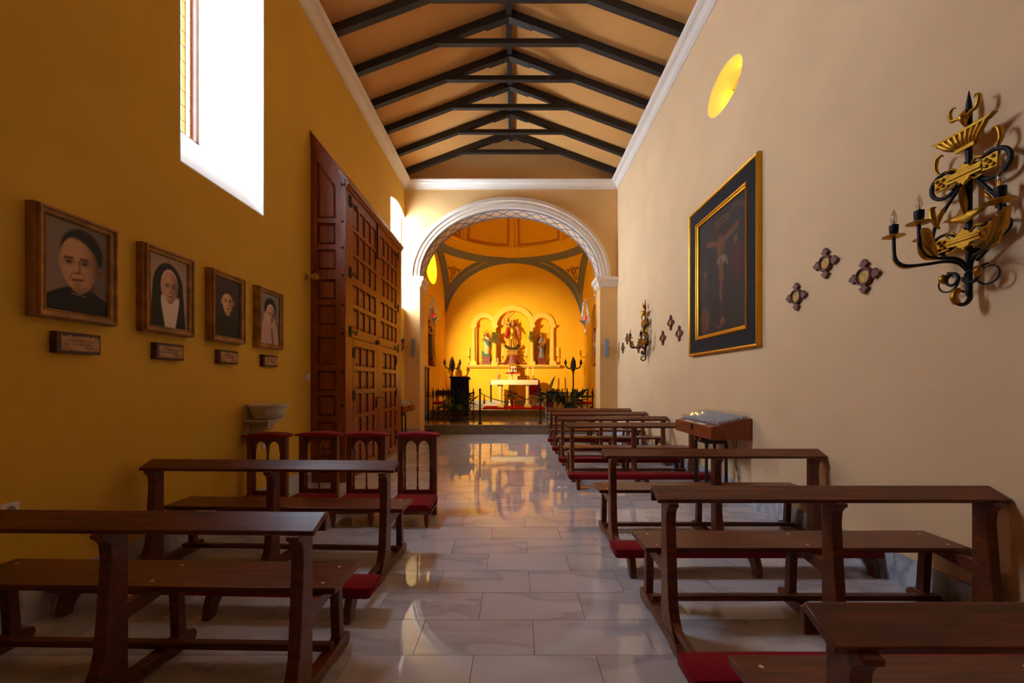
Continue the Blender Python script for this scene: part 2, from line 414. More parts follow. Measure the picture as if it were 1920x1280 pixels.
# ceiling: two slopes
zc = lambda x: 6.905 + (7.865 - 6.905) * (1 - abs(x - XM) / (2.58 if x < XM else 2.6))
ce = MB()
ce.poly([(XL - 0.3, zc(XL - 0.3)), (XM, 7.865), (XR + 0.3, zc(XR + 0.3)), (XR + 0.3, zc(XR + 0.3) + 0.1), (XM, 7.965), (XL - 0.3, zc(XL - 0.3) + 0.1)], YR, YF + 0.02, 'y')
struct('ceiling', ce, 'ceiling', smooth=False)

# ---- cornices (stepped and curved profile swept along the walls)
prof = [(0, 0), (0.022, 0), (0.022, 0.018), (0.035, 0.024), (0.038, 0.04), (0.055, 0.05), (0.068, 0.075), (0.09, 0.10), (0.115, 0.115), (0.15, 0.122), (0.153, 0.14), (0.168, 0.145), (0.182, 0.16), (0.19, 0.185), (0, 0.185)]
def cornice(name, kind, xa, xb):
    """kind: +1 left wall, -1 right wall, 0 far wall; mitred into the corner"""
    A, B = [], []
    for d, z in prof:
        if kind == 1: A.append((XL + d, YR, ZC + z)); B.append((XL + d, YF - d, ZC + z))
        elif kind == -1: A.append((XR - d, YR, ZC + z)); B.append((XR - d, YF - d, ZC + z))
        else: A.append((XL + d, YF - d, ZC + z)); B.append((XR - d, YF - d, ZC + z))
    struct(name, MB().loft([A, B]), 'stucco', ang=25)
cornice('trim_1', 1, 0, 0); cornice('trim_2', -1, 0, 0); cornice('trim_3', 0, 0, 0)

# ---- arch moulding, imposts, painted soffit
tm = sroot('trim_4')
for k, (o0, o1, pr) in enumerate(((0.0, 0.055, 0.05), (0.055, 0.075, 0.028), (0.075, 0.15, 0.07), (0.15, 0.172, 0.04), (0.172, 0.265, 0.095))):
    n = 56; rings = []
    for i in range(n + 1):
        t = PI - PI * i / n; c, s_ = math.cos(t), math.sin(t)
        p = lambda o: (AX + (AA + o) * c, AZ + (AB_ + o * 1.04) * s_)
        a, b = p(o0), p(o1)
        rings.append([(a[0], YF, a[1]), (a[0], YF - pr, a[1]), (b[0], YF - pr * (0.8 if k in (2, 4) else 1), b[1]), (b[0], YF, b[1])])
    part('arch_moulding', MB().loft(rings), 'stucco', tm, ang=40)
for s_, x0, x1 in ((1, XL, AX - AA), (-1, AX + AA, XR)):
    im = MB()
    for (z0, z1, pr) in ((3.91, 3.955, 0.03), (3.955, 4.03, 0.055), (4.03, 4.075, 0.085), (4.075, 4.16, 0.115)):
        xa, xb = (x0, x1 + pr) if s_ == 1 else (x0 - pr, x1)
        im.box(xa, xb, YF - pr, YF + AT - 0.01, z0, z1)
    part('impost', im, 'stucco', tm, smooth=False)
sf = sroot('trim_5')
def soff(o, y0, y1, t0=PI, t1=0, n=64):
    r0 = [(AX + (AA - o) * math.cos(t0 + (t1 - t0) * i / n), AZ + (AB_ - o) * math.sin(t0 + (t1 - t0) * i / n)) for i in range(n + 1)]
    return [[(x, y0, z), (x, y1, z), (x * 1.0 + (AX - x) * 0.003, y1, z - 0.006), (x + (AX - x) * 0.003, y0, z - 0.006)] for x, z in r0]
part('soffit_ground', MB().loft(soff(0.001, YF + 0.01, YF + AT - 0.01)), 'peach', sf)
part('soffit_border', MB().loft(soff(0.009, YF + 0.005, YF + 0.085)), 'slate', sf)
part('soffit_border', MB().loft(soff(0.009, YF + AT - 0.085, YF + AT - 0.005)), 'slate', sf)
NC = 20
def spt(t, y, o): return Vector((AX + (AA - o) * math.cos(t), y, AZ + (AB_ - o) * math.sin(t)))
for i in range(0, NC):
    for d in (0, 1):
        ya, yb = (YF + 0.09, YF + AT - 0.09) if d == 0 else (YF + AT - 0.09, YF + 0.09)
        A, B = [], []
        for q in range(7):
            f = q / 6; tt = PI - PI * (i + f) / NC * 0.999
            if tt < 0 or tt > PI: continue
            y = ya + (yb - ya) * f
            A.append(spt(tt + 0.012, y, 0.014)); B.append(spt(tt - 0.012, y, 0.014))
        if len(A) > 1: part('lattice_strip', MB().strip(A, B), 'slate', sf)

# ---- skirting
def skirt(name, pts):
    r = sroot(name)
    for (x0, x1, y0, y1, z0) in pts:
        ln = max(x1 - x0, y1 - y0); n = max(1, round(ln / 0.63))
        for i in range(n):
            if y1 - y0 > x1 - x0: b = MB().box(x0, x1, y0 + (y1 - y0) * i / n + 0.001, y0 + (y1 - y0) * (i + 1) / n - 0.001, z0, z0 + 0.212)
            else: b = MB().box(x0 + (x1 - x0) * i / n + 0.001, x0 + (x1 - x0) * (i + 1) / n - 0.001, y0, y1, z0, z0 + 0.212)
            part('skirting_slab', b, 'skirt', r, smooth=False)
skirt('baseboard_left', [(XL, XL + 0.02, 0, 5.59, 0), (XL, XL + 0.02, 8.36, YF, 0)])
skirt('baseboard_right', [(XR - 0.02, XR, 0, YF, 0)])
skirt('baseboard_far', [(XL + 0.02, AX - AA + 0.02, YF - 0.02, YF, 0), (AX + AA - 0.02, XR - 0.02, YF - 0.02, YF, 0)])

# ---- nave windows: white reveals, stained panes
def nave_window(name, ya, yb, near_glass):
    """near_glass False: deep splayed reveal; True: clear glass close to the inner face, flat-arched head"""
    r = sroot(name); xo = XL - WDEP
    if not near_glass:
        sill = MB().poly([(xo, WZ[0]), (XL, WZ[0]), (XL, WZ[0] + 0.012), (XL - 0.30, WZ[0] + 0.34), (xo + 0.10, WZ[0] + 0.80), (xo, WZ[0] + 0.80)], ya, yb, 'y')
        part('sill', sill, 'white', r, ang=15)
        part('far_reveal', MB().box(xo, XL + 0.001, yb - 0.012, yb - 0.001, WZ[0], WZ[1]), 'white', r, smooth=False)
        part('near_reveal', MB().box(xo, XL, ya, ya + 0.012, WZ[0], WZ[1]), 'white', r, smooth=False)
        part('head_reveal', MB().box(xo, XL, ya, yb, WZ[1] - 0.012, WZ[1]), 'white', r, smooth=False)
        z0, z1, x = WZ[0] + 0.80, WZ[1], xo + 0.03
    else:
        x = XL - 0.15; z0, z1 = WZ[0], 5.85
        part('sill', MB().box(x, XL, ya, yb, WZ[0], WZ[0] + 0.02), 'white', r, smooth=False)
        part('near_reveal', MB().box(x, XL, ya, ya + 0.012, WZ[0], 5.72), 'white', r, smooth=False)
        hd = [(ya + (yb - ya) * i / 12, 5.72 + 0.13 * math.sin(PI * i / 12)) for i in range(13)]
        part('head_reveal', MB().loft([[(x, y, z - 0.001), (XL + 0.001, y, z - 0.001), (XL + 0.001, y, z - 0.012), (x, y, z - 0.012)] for y, z in hd]), 'white', r)
        part('far_reveal', MB().box(x, XL, yb - 0.003, yb - 0.001, WZ[0], 5.72), 'white', r, smooth=False)
    part('window_frame', MB().box(x - 0.03, x + 0.05, yb - 0.05, yb - 0.012, z0, z1).box(x - 0.03, x + 0.05, ya + 0.012, ya + 0.05, z0, z1)
         .box(x - 0.03, x + 0.05, ya, yb, z0, z0 + 0.03).box(x - 0.03, x + 0.05, ya, yb, z1 - 0.03, z1), 'white' if near_glass else 'winframe', r, smooth=False)
    if near_glass:
        n = 2; w = (yb - ya - 0.1) / n; cols = [(ya + 0.05 + w * i, ya + 0.05 + w * (i + 1), 'clear') for i in range(n)]; nr = 4
    else:
        cols = [(yb - 0.08, yb - 0.05, 'orangepane'), (yb - 0.135, yb - 0.08, 'whitepane'), (yb - 0.19, yb - 0.135, 'yellowpane')]
        n = 5; w = (yb - ya - 0.19 * 2) / n
        cols += [(ya + 0.19 + w * i, ya + 0.19 + w * (i + 1), 'whitepane') for i in range(n)]
        cols += [(ya + 0.05, ya + 0.08, 'orangepane'), (ya + 0.08, ya + 0.135, 'whitepane'), (ya + 0.135, ya + 0.19, 'yellowpane')]; nr = 13
    hz = (z1 - z0 - 0.06) / nr; cache = {}
    for a, b, m in cols:
        key = (round(b - a, 3), m)
        if key not in cache: cache[key] = MB().box(-0.003, 0.003, -(b - a) / 2 + 0.003, (b - a) / 2 - 0.003, -hz / 2 + 0.003, hz / 2 - 0.003).mesh('pane', m, smooth=False)
        for k in range(nr): link('pane', cache[key], r, (x, (a + b) / 2, z0 + 0.03 + hz * (k + 0.5)))
    ld = MB()
    for a, b, m in cols: ld.box(x - 0.006, x + 0.006, b - 0.003, b + 0.003, z0, z1)
    for k in range(nr + 1): ld.box(x - 0.005, x + 0.005, ya, yb, z0 + 0.03 + hz * k - 0.003, z0 + 0.03 + hz * k + 0.003)
    part('lead_cames', ld, 'lead', r, smooth=False)
nave_window('window_1', *W1, False); nave_window('window_2', *W2, True)
def oval_window(name, xin, sgn, cy, cz, a, b, dep, mats):
    r = sroot(name); n = 48
    ring = lambda x, k: [(x, cy + a * k * math.cos(2 * PI * i / n), cz + b * k * math.sin(2 * PI * i / n)) for i in range(n)]
    t = MB()
    A, B = ring(xin + sgn * 0.002, 0.999), ring(xin + sgn * dep, 0.999); Bi = ring(xin + sgn * dep, 0.985); Ai = ring(xin + sgn * 0.002, 0.985)
    part('reveal', t.loft([A, B, Bi, Ai, A], True, False), 'white', r)
    gx = xin + sgn * dep * 0.62
    for q in range(8):                     # eight glass sectors round a centre light
        def pt(k, th): return (gx, cy + a * 0.985 * k * math.cos(th), cz + b * 0.985 * k * math.sin(th))
        th = [2 * PI * (q + f / 4) / 8 for f in range(5)]
        o = [pt(1, x) for x in th]; i_ = [pt(0.42, x) for x in th]
        part('pane', MB().loft([[*o, *i_[::-1]], [(x + sgn * 0.006, y, z) for x, y, z in [*o, *i_[::-1]]]]), mats[q % 2], r, smooth=False)
    part('pane', MB().loft([[(gx, y, z) for _, y, z in [(0, cy + a * 0.985 * 0.42 * math.cos(2 * PI * i / 24), cz + b * 0.985 * 0.42 * math.sin(2 * PI * i / 24)) for i in range(24)]],
                            [(gx + sgn * 0.006, cy + a * 0.985 * 0.42 * math.cos(2 * PI * i / 24), cz + b * 0.985 * 0.42 * math.sin(2 * PI * i / 24)) for i in range(24)]]), 'amber', r, smooth=False)
    ld = MB()
    for q in range(8):
        th = 2 * PI * q / 8
        ld.tube([(gx + sgn * 0.003, cy + a * k * math.cos(th), cz + b * k * math.sin(th)) for k in (0.42, 0.98)], 0.006, 6)
    ld.tube([(gx + sgn * 0.003, cy + a * 0.415 * math.cos(2 * PI * i / 24), cz + b * 0.415 * math.sin(2 * PI * i / 24)) for i in range(24)], 0.006, 6, True)
    part('lead_cames', ld, 'lead', r)
oval_window('window_3', XR, 1, OY, OZ, OA, OB, 0.45, ('amber', 'yellowpane'))

# ---- roof trusses and ridge beam
def rb(x): return 6.76 + (7.72 - 6.76) * (1 - abs(x - XM) / (2.58 if x < XM else 2.59))
names = ['roof truss with dark rafters, nearest one cut by the top of the photo', 'second dark roof truss counted from the camera', 'third dark roof truss counted from the camera',
         'fourth dark roof truss counted from the camera', 'second to last dark roof truss before the arch wall', 'last dark roof truss close to the arch wall gable']
for k, yt in enumerate((6.11, 6.91, 7.735, 8.52, 9.365, 10.17)):
    t = thing('roof_truss', names[k], 'roof truss', (XM, yt, 6.76), 0, 'trusses under the sloped ceiling')
    for s_ in (-1, 1):
        x1 = (XL + 0.006 - XM) if s_ < 0 else (XR - 0.006 - XM)
        e = lambda x: rb(XM + x) - 6.76
        part('rafter', MB().poly([(0, e(0)), (x1, e(x1)), (x1, e(x1) + 0.135), (0, e(0) + 0.135)], -0.05, 0.05, 'y'), 'beam', t, smooth=False)
        xa = s_ * 0.40
        part('apex_plate', MB().poly([(0, e(0) - 0.02), (xa, e(xa) - 0.02), (xa, e(xa) + 0.12), (0, e(0) + 0.12)], -0.062, 0.062, 'y'), 'beam', t, smooth=False)
    zt = 0.50; xa = -1.18
    part('collar_tie', MB().poly([(-1.22, zt), (1.22, zt), (1.02, zt + 0.085), (-1.02, zt + 0.085)], -0.042, 0.042, 'y'), 'beam', t, smooth=False)
tag(part('ridge_beam', MB().box(XM - 0.05, XM + 0.05, YR, YF, 7.72, 7.862), 'beam', None, smooth=False), 'long dark ridge beam running along the ceiling peak', 'beam')

# ================================================================ CHANCEL SHELL
DX, DY, DW = (CXL + CXR) / 2, (10.98 + CYB) / 2, (CXR - CXL) / 2   # dome axis, half width
ZS, ZR = 4.28, 6.68                      # springing, ring
cf = sroot('floor_chancel')
part('riser', MB().box(AX - AA, AX + AA, 10.95, 10.98, 0, 0.235), 'step', cf, smooth=False)
part('tread', MB().box(AX - AA, AX + AA, 10.93, 11.30, 0.235, 0.26).box(CXL, CXR, 11.30, 13.73, 0.2, 0.26), 'steptop', cf, smooth=False)
part('upper_riser', MB().box(CXL, CXR, 13.74, 13.80, 0.26, 0.45), 'step', cf, smooth=False)
part('upper_tread', MB().box(CXL, CXR, 13.72, CYB, 0.45, 0.475), 'steptop', cf, smooth=False)
# chancel floor tiles
ct = MB()
for i in range(10):
    for j in range(5):
        ct.box(CXL + 0.57 * i + 0.002, CXL + 0.57 * (i + 1) - 0.002, 11.31 + 0.48 * j, 11.31 + 0.48 * (j + 1) - 0.003, 0.255, 0.2615)
o = part('chancel_floor_tiles', ct, 'steptop', cf, smooth=False); o['kind'] = 'stuff'
part('fill', MB().box(CXL - 0.5, CXR + 0.5, 11.0, CYB + 0.6, -0.1, 0.19), 'step', cf, smooth=False)

def niche_wall(mb, mp, u0, u1, zt, niches, d, z0=0.0):
    """niches: (cu, half, zbottom, zspring, rise); mp(u, z, depth)"""
    def slab(pts):
        n = len(pts); vs = [mp(u, z, 0) for u, z in pts] + [mp(u, z, d) for u, z in pts]
        mb.add(vs, [tuple(range(n)), tuple(range(2 * n - 1, n - 1, -1))] + [(i, (i + 1) % n, n + (i + 1) % n, n + i) for i in range(n)])
    u = u0
    for cu, h, zb, zs, ri in niches:
        slab([(u, z0), (cu - h, z0), (cu - h, zt), (u, zt)])
        slab([(cu - h, z0), (cu + h, z0), (cu + h, zb), (cu - h, zb)])
        slab([(cu - h, zs)] + arc(cu, zs, h, ri, PI, 0, 20)[1:-1] + [(cu + h, zs), (cu + h, zt), (cu - h, zt)])
        u = cu + h
    slab([(u, z0), (u1, z0), (u1, zt), (u, zt)])
    return mb
# back wall with three niches
NB = ((-1.275, 0.325, 2.16, 3.815, 0.325), (-0.057, 0.68, 2.16, 3.815, 0.62), (1.15, 0.325, 2.16, 3.815, 0.325))
bw = niche_wall(MB(), lambda u, z, d: (u, CYB + d, z), CXL - 0.4, CXR + 0.4, 9.0, NB, 0.36)
bw.box(CXL - 0.4, CXR + 0.4, CYB + 0.36, CYB + 0.5, 0, 9.0)
struct('wall_chancel_back', bw, 'chancel', smooth=False)
for nm, x0, sg in (('wall_chancel_left', CXL, -1), ('wall_chancel_right', CXR, 1)):
    w = niche_wall(MB(), lambda u, z, d: (x0 + sg * d, u, z), YF + AT, CYB + 0.4, 4.62, ((13.95, 0.60, 1.99, 3.55, 0.60),), 0.36)
    w.box(x0 + sg * 0.36, x0 + sg * 0.5, YF + AT, CYB + 0.4, 0, 4.62)
    if sg < 0:
        w.box(x0, x0 - 0.5, YF + AT, 12.5, 4.62, 9); w.box(x0, x0 - 0.5, 15.2, CYB + 0.4, 4.62, 9); w.box(x0, x0 - 0.5, 12.5, 15.2, 6.45, 9)
        ring_wall(w, lambda u, v, d: (d, u, v), 12.5, 15.2, 4.62, 6.45, 13.83, 5.5, 1.02, 0.62, x0, x0 - 0.5)
    else: w.box(x0, x0 + 0.5, YF + AT, CYB + 0.4, 4.62, 9)
    struct(nm, w, 'chancel', smooth=False)
oval_window('window_4', CXL, -1, 13.83, 5.5, 1.02, 0.62, 0.45, ('amber', 'amber'))
struct('wall_chancel_front', MB().box(CXL - 0.4, CXR + 0.4, YF + AT - 0.02, YF + AT, 6.3, 9.0), 'chancel', smooth=False)

# pendentives, painted bands, ring cornice, ribbed dome
ps = sroot('ceiling_chancel', (DX, DY, 0))
BH = ZR - ZS
def pend(z, s_, q, k=1.0):
    xa = DW * math.sqrt(max(0, 1 - ((z - ZS) / BH) ** 2)); R = math.hypot(xa, DW) * k
    b = math.atan2(xa, DW); ph = q * PI / 2 + b + (PI / 2 - 2 * b) * s_
    return (R * math.cos(ph), R * math.sin(ph), z)
zz = [ZS + BH * math.sin(PI / 2 * i / 18) for i in range(19)]
for q in range(4):
    part('pendentive', MB().loft([[pend(z, s / 12, q) for s in range(13)] + [pend(z, 1 - s / 12, q, 1.12) for s in range(13)] for z in zz], True, True), 'chancel', ps, fix=True)
    for side in (0, 1):
        A, B = [], []
        for z in zz:
            xa = DW * math.sqrt(max(0, 1 - ((z - ZS) / BH) ** 2)); R = math.hypot(xa, DW); L_ = R * (PI / 2 - 2 * math.atan2(xa, DW))
            f = min(0.5, 0.26 / max(L_, 1e-3))
            A.append(pend(z, 0 if side == 0 else 1, q, 0.997)); B.append(pend(z, f if side == 0 else 1 - f, q, 0.997))
        part('painted_band', MB().strip(A, B), 'slate', ps)
        A2 = [Vector(b) for b in B]
        for i in range(2, 17):            # row of beads inside the band
            pass
        bd = MB()
        for i in range(len(B) - 1):
            p, r_ = Vector(B[i]), Vector(B[i + 1]); m = max(1, int((r_ - p).length / 0.07))
            for j in range(m):
                c = p.lerp(r_, j / m)
                if abs(c.z - ZS) > 0.9 and c.z < ZR - 0.25: bd.ell(c * 0.995 if False else (c.x * 0.993, c.y * 0.993, c.z), 0.022, 6, 4)
        if bd.v: o = part('bead_row', bd, 'bead', ps); o['kind'] = 'stuff'
    A = [pend(ZR - 0.24, s / 24, q, 0.996) for s in range(25)]; B = [pend(ZR - 0.001, s / 24, q, 0.996) for s in range(25)]
    part('painted_band', MB().strip(A, B), 'slate', ps)
    # painted emblem in the middle of the triangle
    em = MB(); c0 = Vector(pend(5.95, 0.5, q, 0.992)); 
    def at(u, v):
        u, v = u * 0.8, v * 0.8; z = 5.98 + v; xa = DW * math.sqrt(max(0, 1 - ((z - ZS) / BH) ** 2)); L_ = math.hypot(xa, DW) * (PI / 2 - 2 * math.atan2(xa, DW))
        return pend(z, 0.5 + u / L_, q, 0.996)
    em.tube([at(0.15 * math.cos(t * PI / 8), 0.2 * math.sin(t * PI / 8)) for t in range(16)], 0.010, 6, True)
    em.tube([at(0.08 * math.cos(t * PI / 6), 0.11 * math.sin(t * PI / 6)) for t in range(12)], 0.02, 6, True)
    for s_ in (-1, 1):
        em.tube([at(s_ * (0.13 + 0.05 * t), 0.1 + 0.05 * math.sin(t * 1.5)) for t in range(6)], 0.012, 6)
        em.tube([at(s_ * (0.30 + 0.06 * math.cos(t)), 0.06 + 0.06 * math.sin(t)) for t in range(6)], 0.010, 6)
        em.tube([at(s_ * 0.1 * (1 - t / 5), -0.2 - 0.04 * t) for t in range(6)], 0.012, 6)
    part('painted_emblem', em, 'bead', ps)
rg = []
for d, z in ((0.02, ZR - 0.02), (0.02, ZR + 0.05), (0.05, ZR + 0.07), (0.05, ZR + 0.14), (0.10, ZR + 0.2), (0.11, ZR + 0.27), (0.16, ZR + 0.31), (0.16, ZR + 0.36), (-0.3, ZR + 0.36), (-0.3, ZR - 0.02)):
    rg.append([((DW - d) * math.cos(2 * PI * i / 72), (DW - d) * math.sin(2 * PI * i / 72), z) for i in range(72)])
part('ring_cornice', MB().loft(rg + [rg[0]], True, False), 'chancel', ps, ang=20)
ZD = ZR + 0.36
def dome(th, e, k=1.0): return (DW * 0.985 * k * math.cos(e) * math.cos(th), DW * 0.985 * k * math.cos(e) * math.sin(th), ZD + DW * 0.95 * k * math.sin(e))
part('dome_shell', MB().loft([[dome(2 * PI * i / 64, PI / 2 * k / 14 if k < 14 else PI / 2 - 0.01, 1.0) for i in range(64)] for k in range(15)] + [[dome(2 * PI * i / 64, PI / 2 * k / 14 if k < 14 else PI / 2 - 0.01, 1.05) for i in range(64)] for k in range(14, -1, -1)], True, False), 'chancel', ps, ang=50)
for q in range(8):
    th = PI / 2 + q * PI / 4
    part('dome_rib', MB().tube([dome(th, 0.01 + 1.4 * k / 10, 0.99) for k in range(11)], 0.045, 8), 'chancel', ps)
    fr = MB()                              # painted border round each dome panel
    for (t0, t1, e0, e1) in ((0.06, 0.10, 0.05, 1.0), (PI / 4 - 0.10, PI / 4 - 0.06, 0.05, 1.0), (0.06, PI / 4 - 0.06, 0.03, 0.07)):
        fr.loft([[dome(th + t0 + (t1 - t0) * i / 8, e0 + (e1 - e0) * k / 8, 0.996) for i in range(9)] for k in range(9)], False, False)
    part('panel_border', fr, 'panel_dark', ps)

# arch bands painted on back and side walls
def wall_band(mp):
    A, B = [], []
    for i in range(49):
        t = PI * i / 48; o = 0.23 * max(0, math.sin(t)) ** 0.45
        A.append(mp(DW * math.cos(t), ZS + (BH - 0.03) * math.sin(t)))
        B.append(mp((DW - o) * math.cos(t), ZS + (BH - 0.03 - o) * math.sin(t)))
    return MB().strip(A, B)
ab = sroot('trim_6')
part('painted_arch_band', wall_band(lambda u, z: (DX + u, CYB - 0.004, z)), 'slate', ab)
part('painted_arch_band', wall_band(lambda u, z: (CXL + 0.004, DY + u, z)), 'slate', ab)
part('painted_arch_band', wall_band(lambda u, z: (CXR - 0.004, DY + u, z)), 'slate', ab)
skirt('baseboard_chancel', [(CXL, CXR, CYB - 0.02, CYB, 0.475), (CXL, CXL + 0.02, 11.0, 13.72, 0.26), (CXR - 0.02, CXR, 11.0, 13.72, 0.26)])

# reredos: ledge, four columns, three arch mouldings
rd = thing('niche_surround', 'cream plaster reredos with four columns and three arches around the statue niches', 'reredos', (0, CYB, 0))
part('ledge', MB().poly([(0.0, 2.04), (-0.16, 2.04), (-0.25, 2.12), (-0.25, 2.16), (0.0, 2.16)], -1.97, 1.88, 'x'), 'paleyellow', rd, smooth=False)
for x in (-1.72, -0.83, 0.716, 1.58):
    part('column', MB().lathe([(0.10, 0), (0.10, 0.03), (0.085, 0.06), (0.092, 0.10), (0.075, 0.14), (0.072, 0.6), (0.064, 1.28), (0.075, 1.30), (0.07, 1.34), (0.09, 1.42)], x, -0.10, 2.30, 16), 'paleyellow', rd)
    part('column_base', MB().box(x - 0.135, x + 0.135, -0.22, 0.0, 2.16, 2.30), 'paleyellow', rd, smooth=False)
    part('capital', MB().box(x - 0.13, x + 0.13, -0.2, 0.0, 3.74, 3.815).box(x - 0.11, x + 0.11, -0.18, 0.0, 3.70, 3.74), 'paleyellow', rd, smooth=False)
for cu, h, zb, zs, ri in NB:
    n = 24; w = 0.21
    rings = []
    for i in range(n + 1):
        t = PI - PI * i / n; c, s_ = math.cos(t), math.sin(t); p = lambda o: (cu + (h + o) * c, zs + (ri + o) * s_)
        a, b, m_ = p(0), p(w), p(w * 0.5)
        rings.append([(a[0], 0, a[1]), (a[0], -0.05, a[1]), (m_[0], -0.055, m_[1]), (m_[0], -0.066, m_[1]), (b[0], -0.07, b[1]), (b[0], 0, b[1])])
    part('arch_moulding', MB().loft(rings), 'paleyellow', rd, ang=20)
# ================================================================ BENCHES
BL = 1.91
def make_bench():
    t = thing('church_bench', 'dark mahogany church bench', 'bench', (0, 0, 0), 0, 'dark wooden benches with red kneelers')
    h = BL / 2
    a = math.radians(25); ux, uz = math.cos(a), math.sin(a)
    q = [(0.055, 0.822), (-0.055, 0.772), (-0.055 + 0.026 * uz, 0.772 - 0.026 * ux), (0.055 + 0.026 * uz - 0.003, 0.822 - 0.026 * ux)]
    part('top_rail', MB().poly(q, -h, h, 'x'), 'bench', t, bevel=0.004)
    part('back_board', MB().box(-h, h, 0.050, 0.070, 0.735, 0.806), 'bench', t, bevel=0.003)
    st = part('seat', MB().box(-h - 0.005, h + 0.0, 0.14, 0.42, 0.402, 0.432), 'bench', t, bevel=0.004)
    for x in (-h + 0.05, 0.0, h - 0.11):
        xa, xb = x, x + 0.055
        post = [(0.045, 0.06), (0.045, 0.79), (-0.07, 0.752), (-0.068, 0.735), (-0.05, 0.722), (-0.036, 0.70), (-0.032, 0.66), (-0.030, 0.64)] + \
               [(-0.045, 0.40), (-0.058, 0.24), (-0.075, 0.17), (-0.11, 0.11), (-0.15, 0.06)]
        part('post', MB().poly(post, xa, xb, 'x'), 'bench', t, bevel=0.004)
        foot = [(-0.19, 0), (-0.10, 0), (-0.05, 0.014), (0.22, 0.014), (0.27, 0), (0.39, 0)] + arc(0.385, 0.038, 0.035, 0.038, -PI / 2, PI / 2, 6)[1:] + [(0.33, 0.078), (0.25, 0.066), (-0.12, 0.066), (-0.17, 0.055), (-0.195, 0.03)]
        part('foot', MB().poly(foot, xa - 0.004, xb + 0.004, 'x'), 'bench', t, bevel=0.003)
        part('front_leg', MB().poly([(0.315, 0.06), (0.365, 0.06), (0.345, 0.37), (0.30, 0.37)], xa + 0.004, xb - 0.004, 'x'), 'bench', t, bevel=0.003)
        part('seat_bearer', MB().poly([(0.04, 0.33), (0.30, 0.36), (0.38, 0.38), (0.38, 0.402), (0.04, 0.402)], xa + 0.006, xb - 0.006, 'x'), 'bench', t)
        part('kneeler_arm', MB().poly([(-0.03, 0.09), (-0.03, 0.13), (-0.47, 0.13), (-0.47, 0.10)], xa + 0.01, xa + 0.035, 'x'), 'bench', t)
        part('kneeler_leg', MB().poly([(-0.40, 0.13), (-0.59, 0.13), (-0.605, 0.09), (-0.615, 0.04), (-0.62, 0), (-0.56, 0), (-0.545, 0.05), (-0.51, 0.09), (-0.44, 0.105)], xa + 0.005, xb - 0.005, 'x'), 'bench', t, bevel=0.003)
        for y in (0.19, 0.36):
            m = MB().lathe([(0.008, 0), (0.008, 0.0012)], x + 0.027, y, 0.432, 10)
            part('screw_cap', m, 'plastic', st)
    part('stretcher', MB().box(-h + 0.07, h - 0.07, 0.235, 0.275, 0.066, 0.098), 'bench', t, bevel=0.003)
    sec = []
    for u, k in ((0, 0.72), (0.002, 0.86), (0.006, 0.95), (0.014, 1), (0.5, 1), (0.986, 1), (0.994, 0.95), (0.998, 0.86), (1, 0.72)):
        x = (-h - 0.045) + (BL + 0.09) * u
        sec.append([(x, -0.50 + 0.095 * (0.6 + 0.4 * k) * cx, 0.168 + 0.036 * k * cz) for cx, cz in ((-1, -0.8), (-1.02, 0), (-0.93, 0.75), (-0.6, 1), (0.6, 1), (0.93, 0.75), (1.02, 0), (1, -0.8), (0.9, -1), (-0.9, -1))])
    part('kneeler_pad', MB().loft(sec), 'redcloth', t, ang=50)
    return t
B0 = make_bench()
XB = 0.775 + BL / 2
rows = [(XB - 0.01, 1.00, 0, 'nearest bench at the right, cut off by the bottom right corner'),
        (XB, 2.20, 0, 'second nearest right hand bench, long dark rail and broad seat by the wall'),
        (XB, 3.47, 0, 'right hand bench standing just in front of the votive candle stand'),
        (XB - 0.015, 5.82, 0, 'right hand bench immediately beyond the votive candle stand'),
        (XB - 0.02, 6.93, 0, 'right hand bench, third counted back from the altar step'),
        (XB - 0.02, 8.03, 0, 'right hand bench, second counted back from the altar step'),
        (XB - 0.01, 9.15, 0, 'right hand bench closest to the altar step'),
        (-0.85 - BL / 2, 1.76, -1.3, 'nearest left hand bench, running out of the left edge'),
        (-0.87 - BL / 2, 2.96, -2.2, 'left hand bench standing just behind the four kneelers')]
for i, (x, y, r, lab) in enumerate(rows):
    if i == 0: o = B0; o.location = (x, y, 0); o['label'] = lab
    else: o = copy_tree(B0, None, (x, y, 0), (0, 0, math.radians(r)), lab)

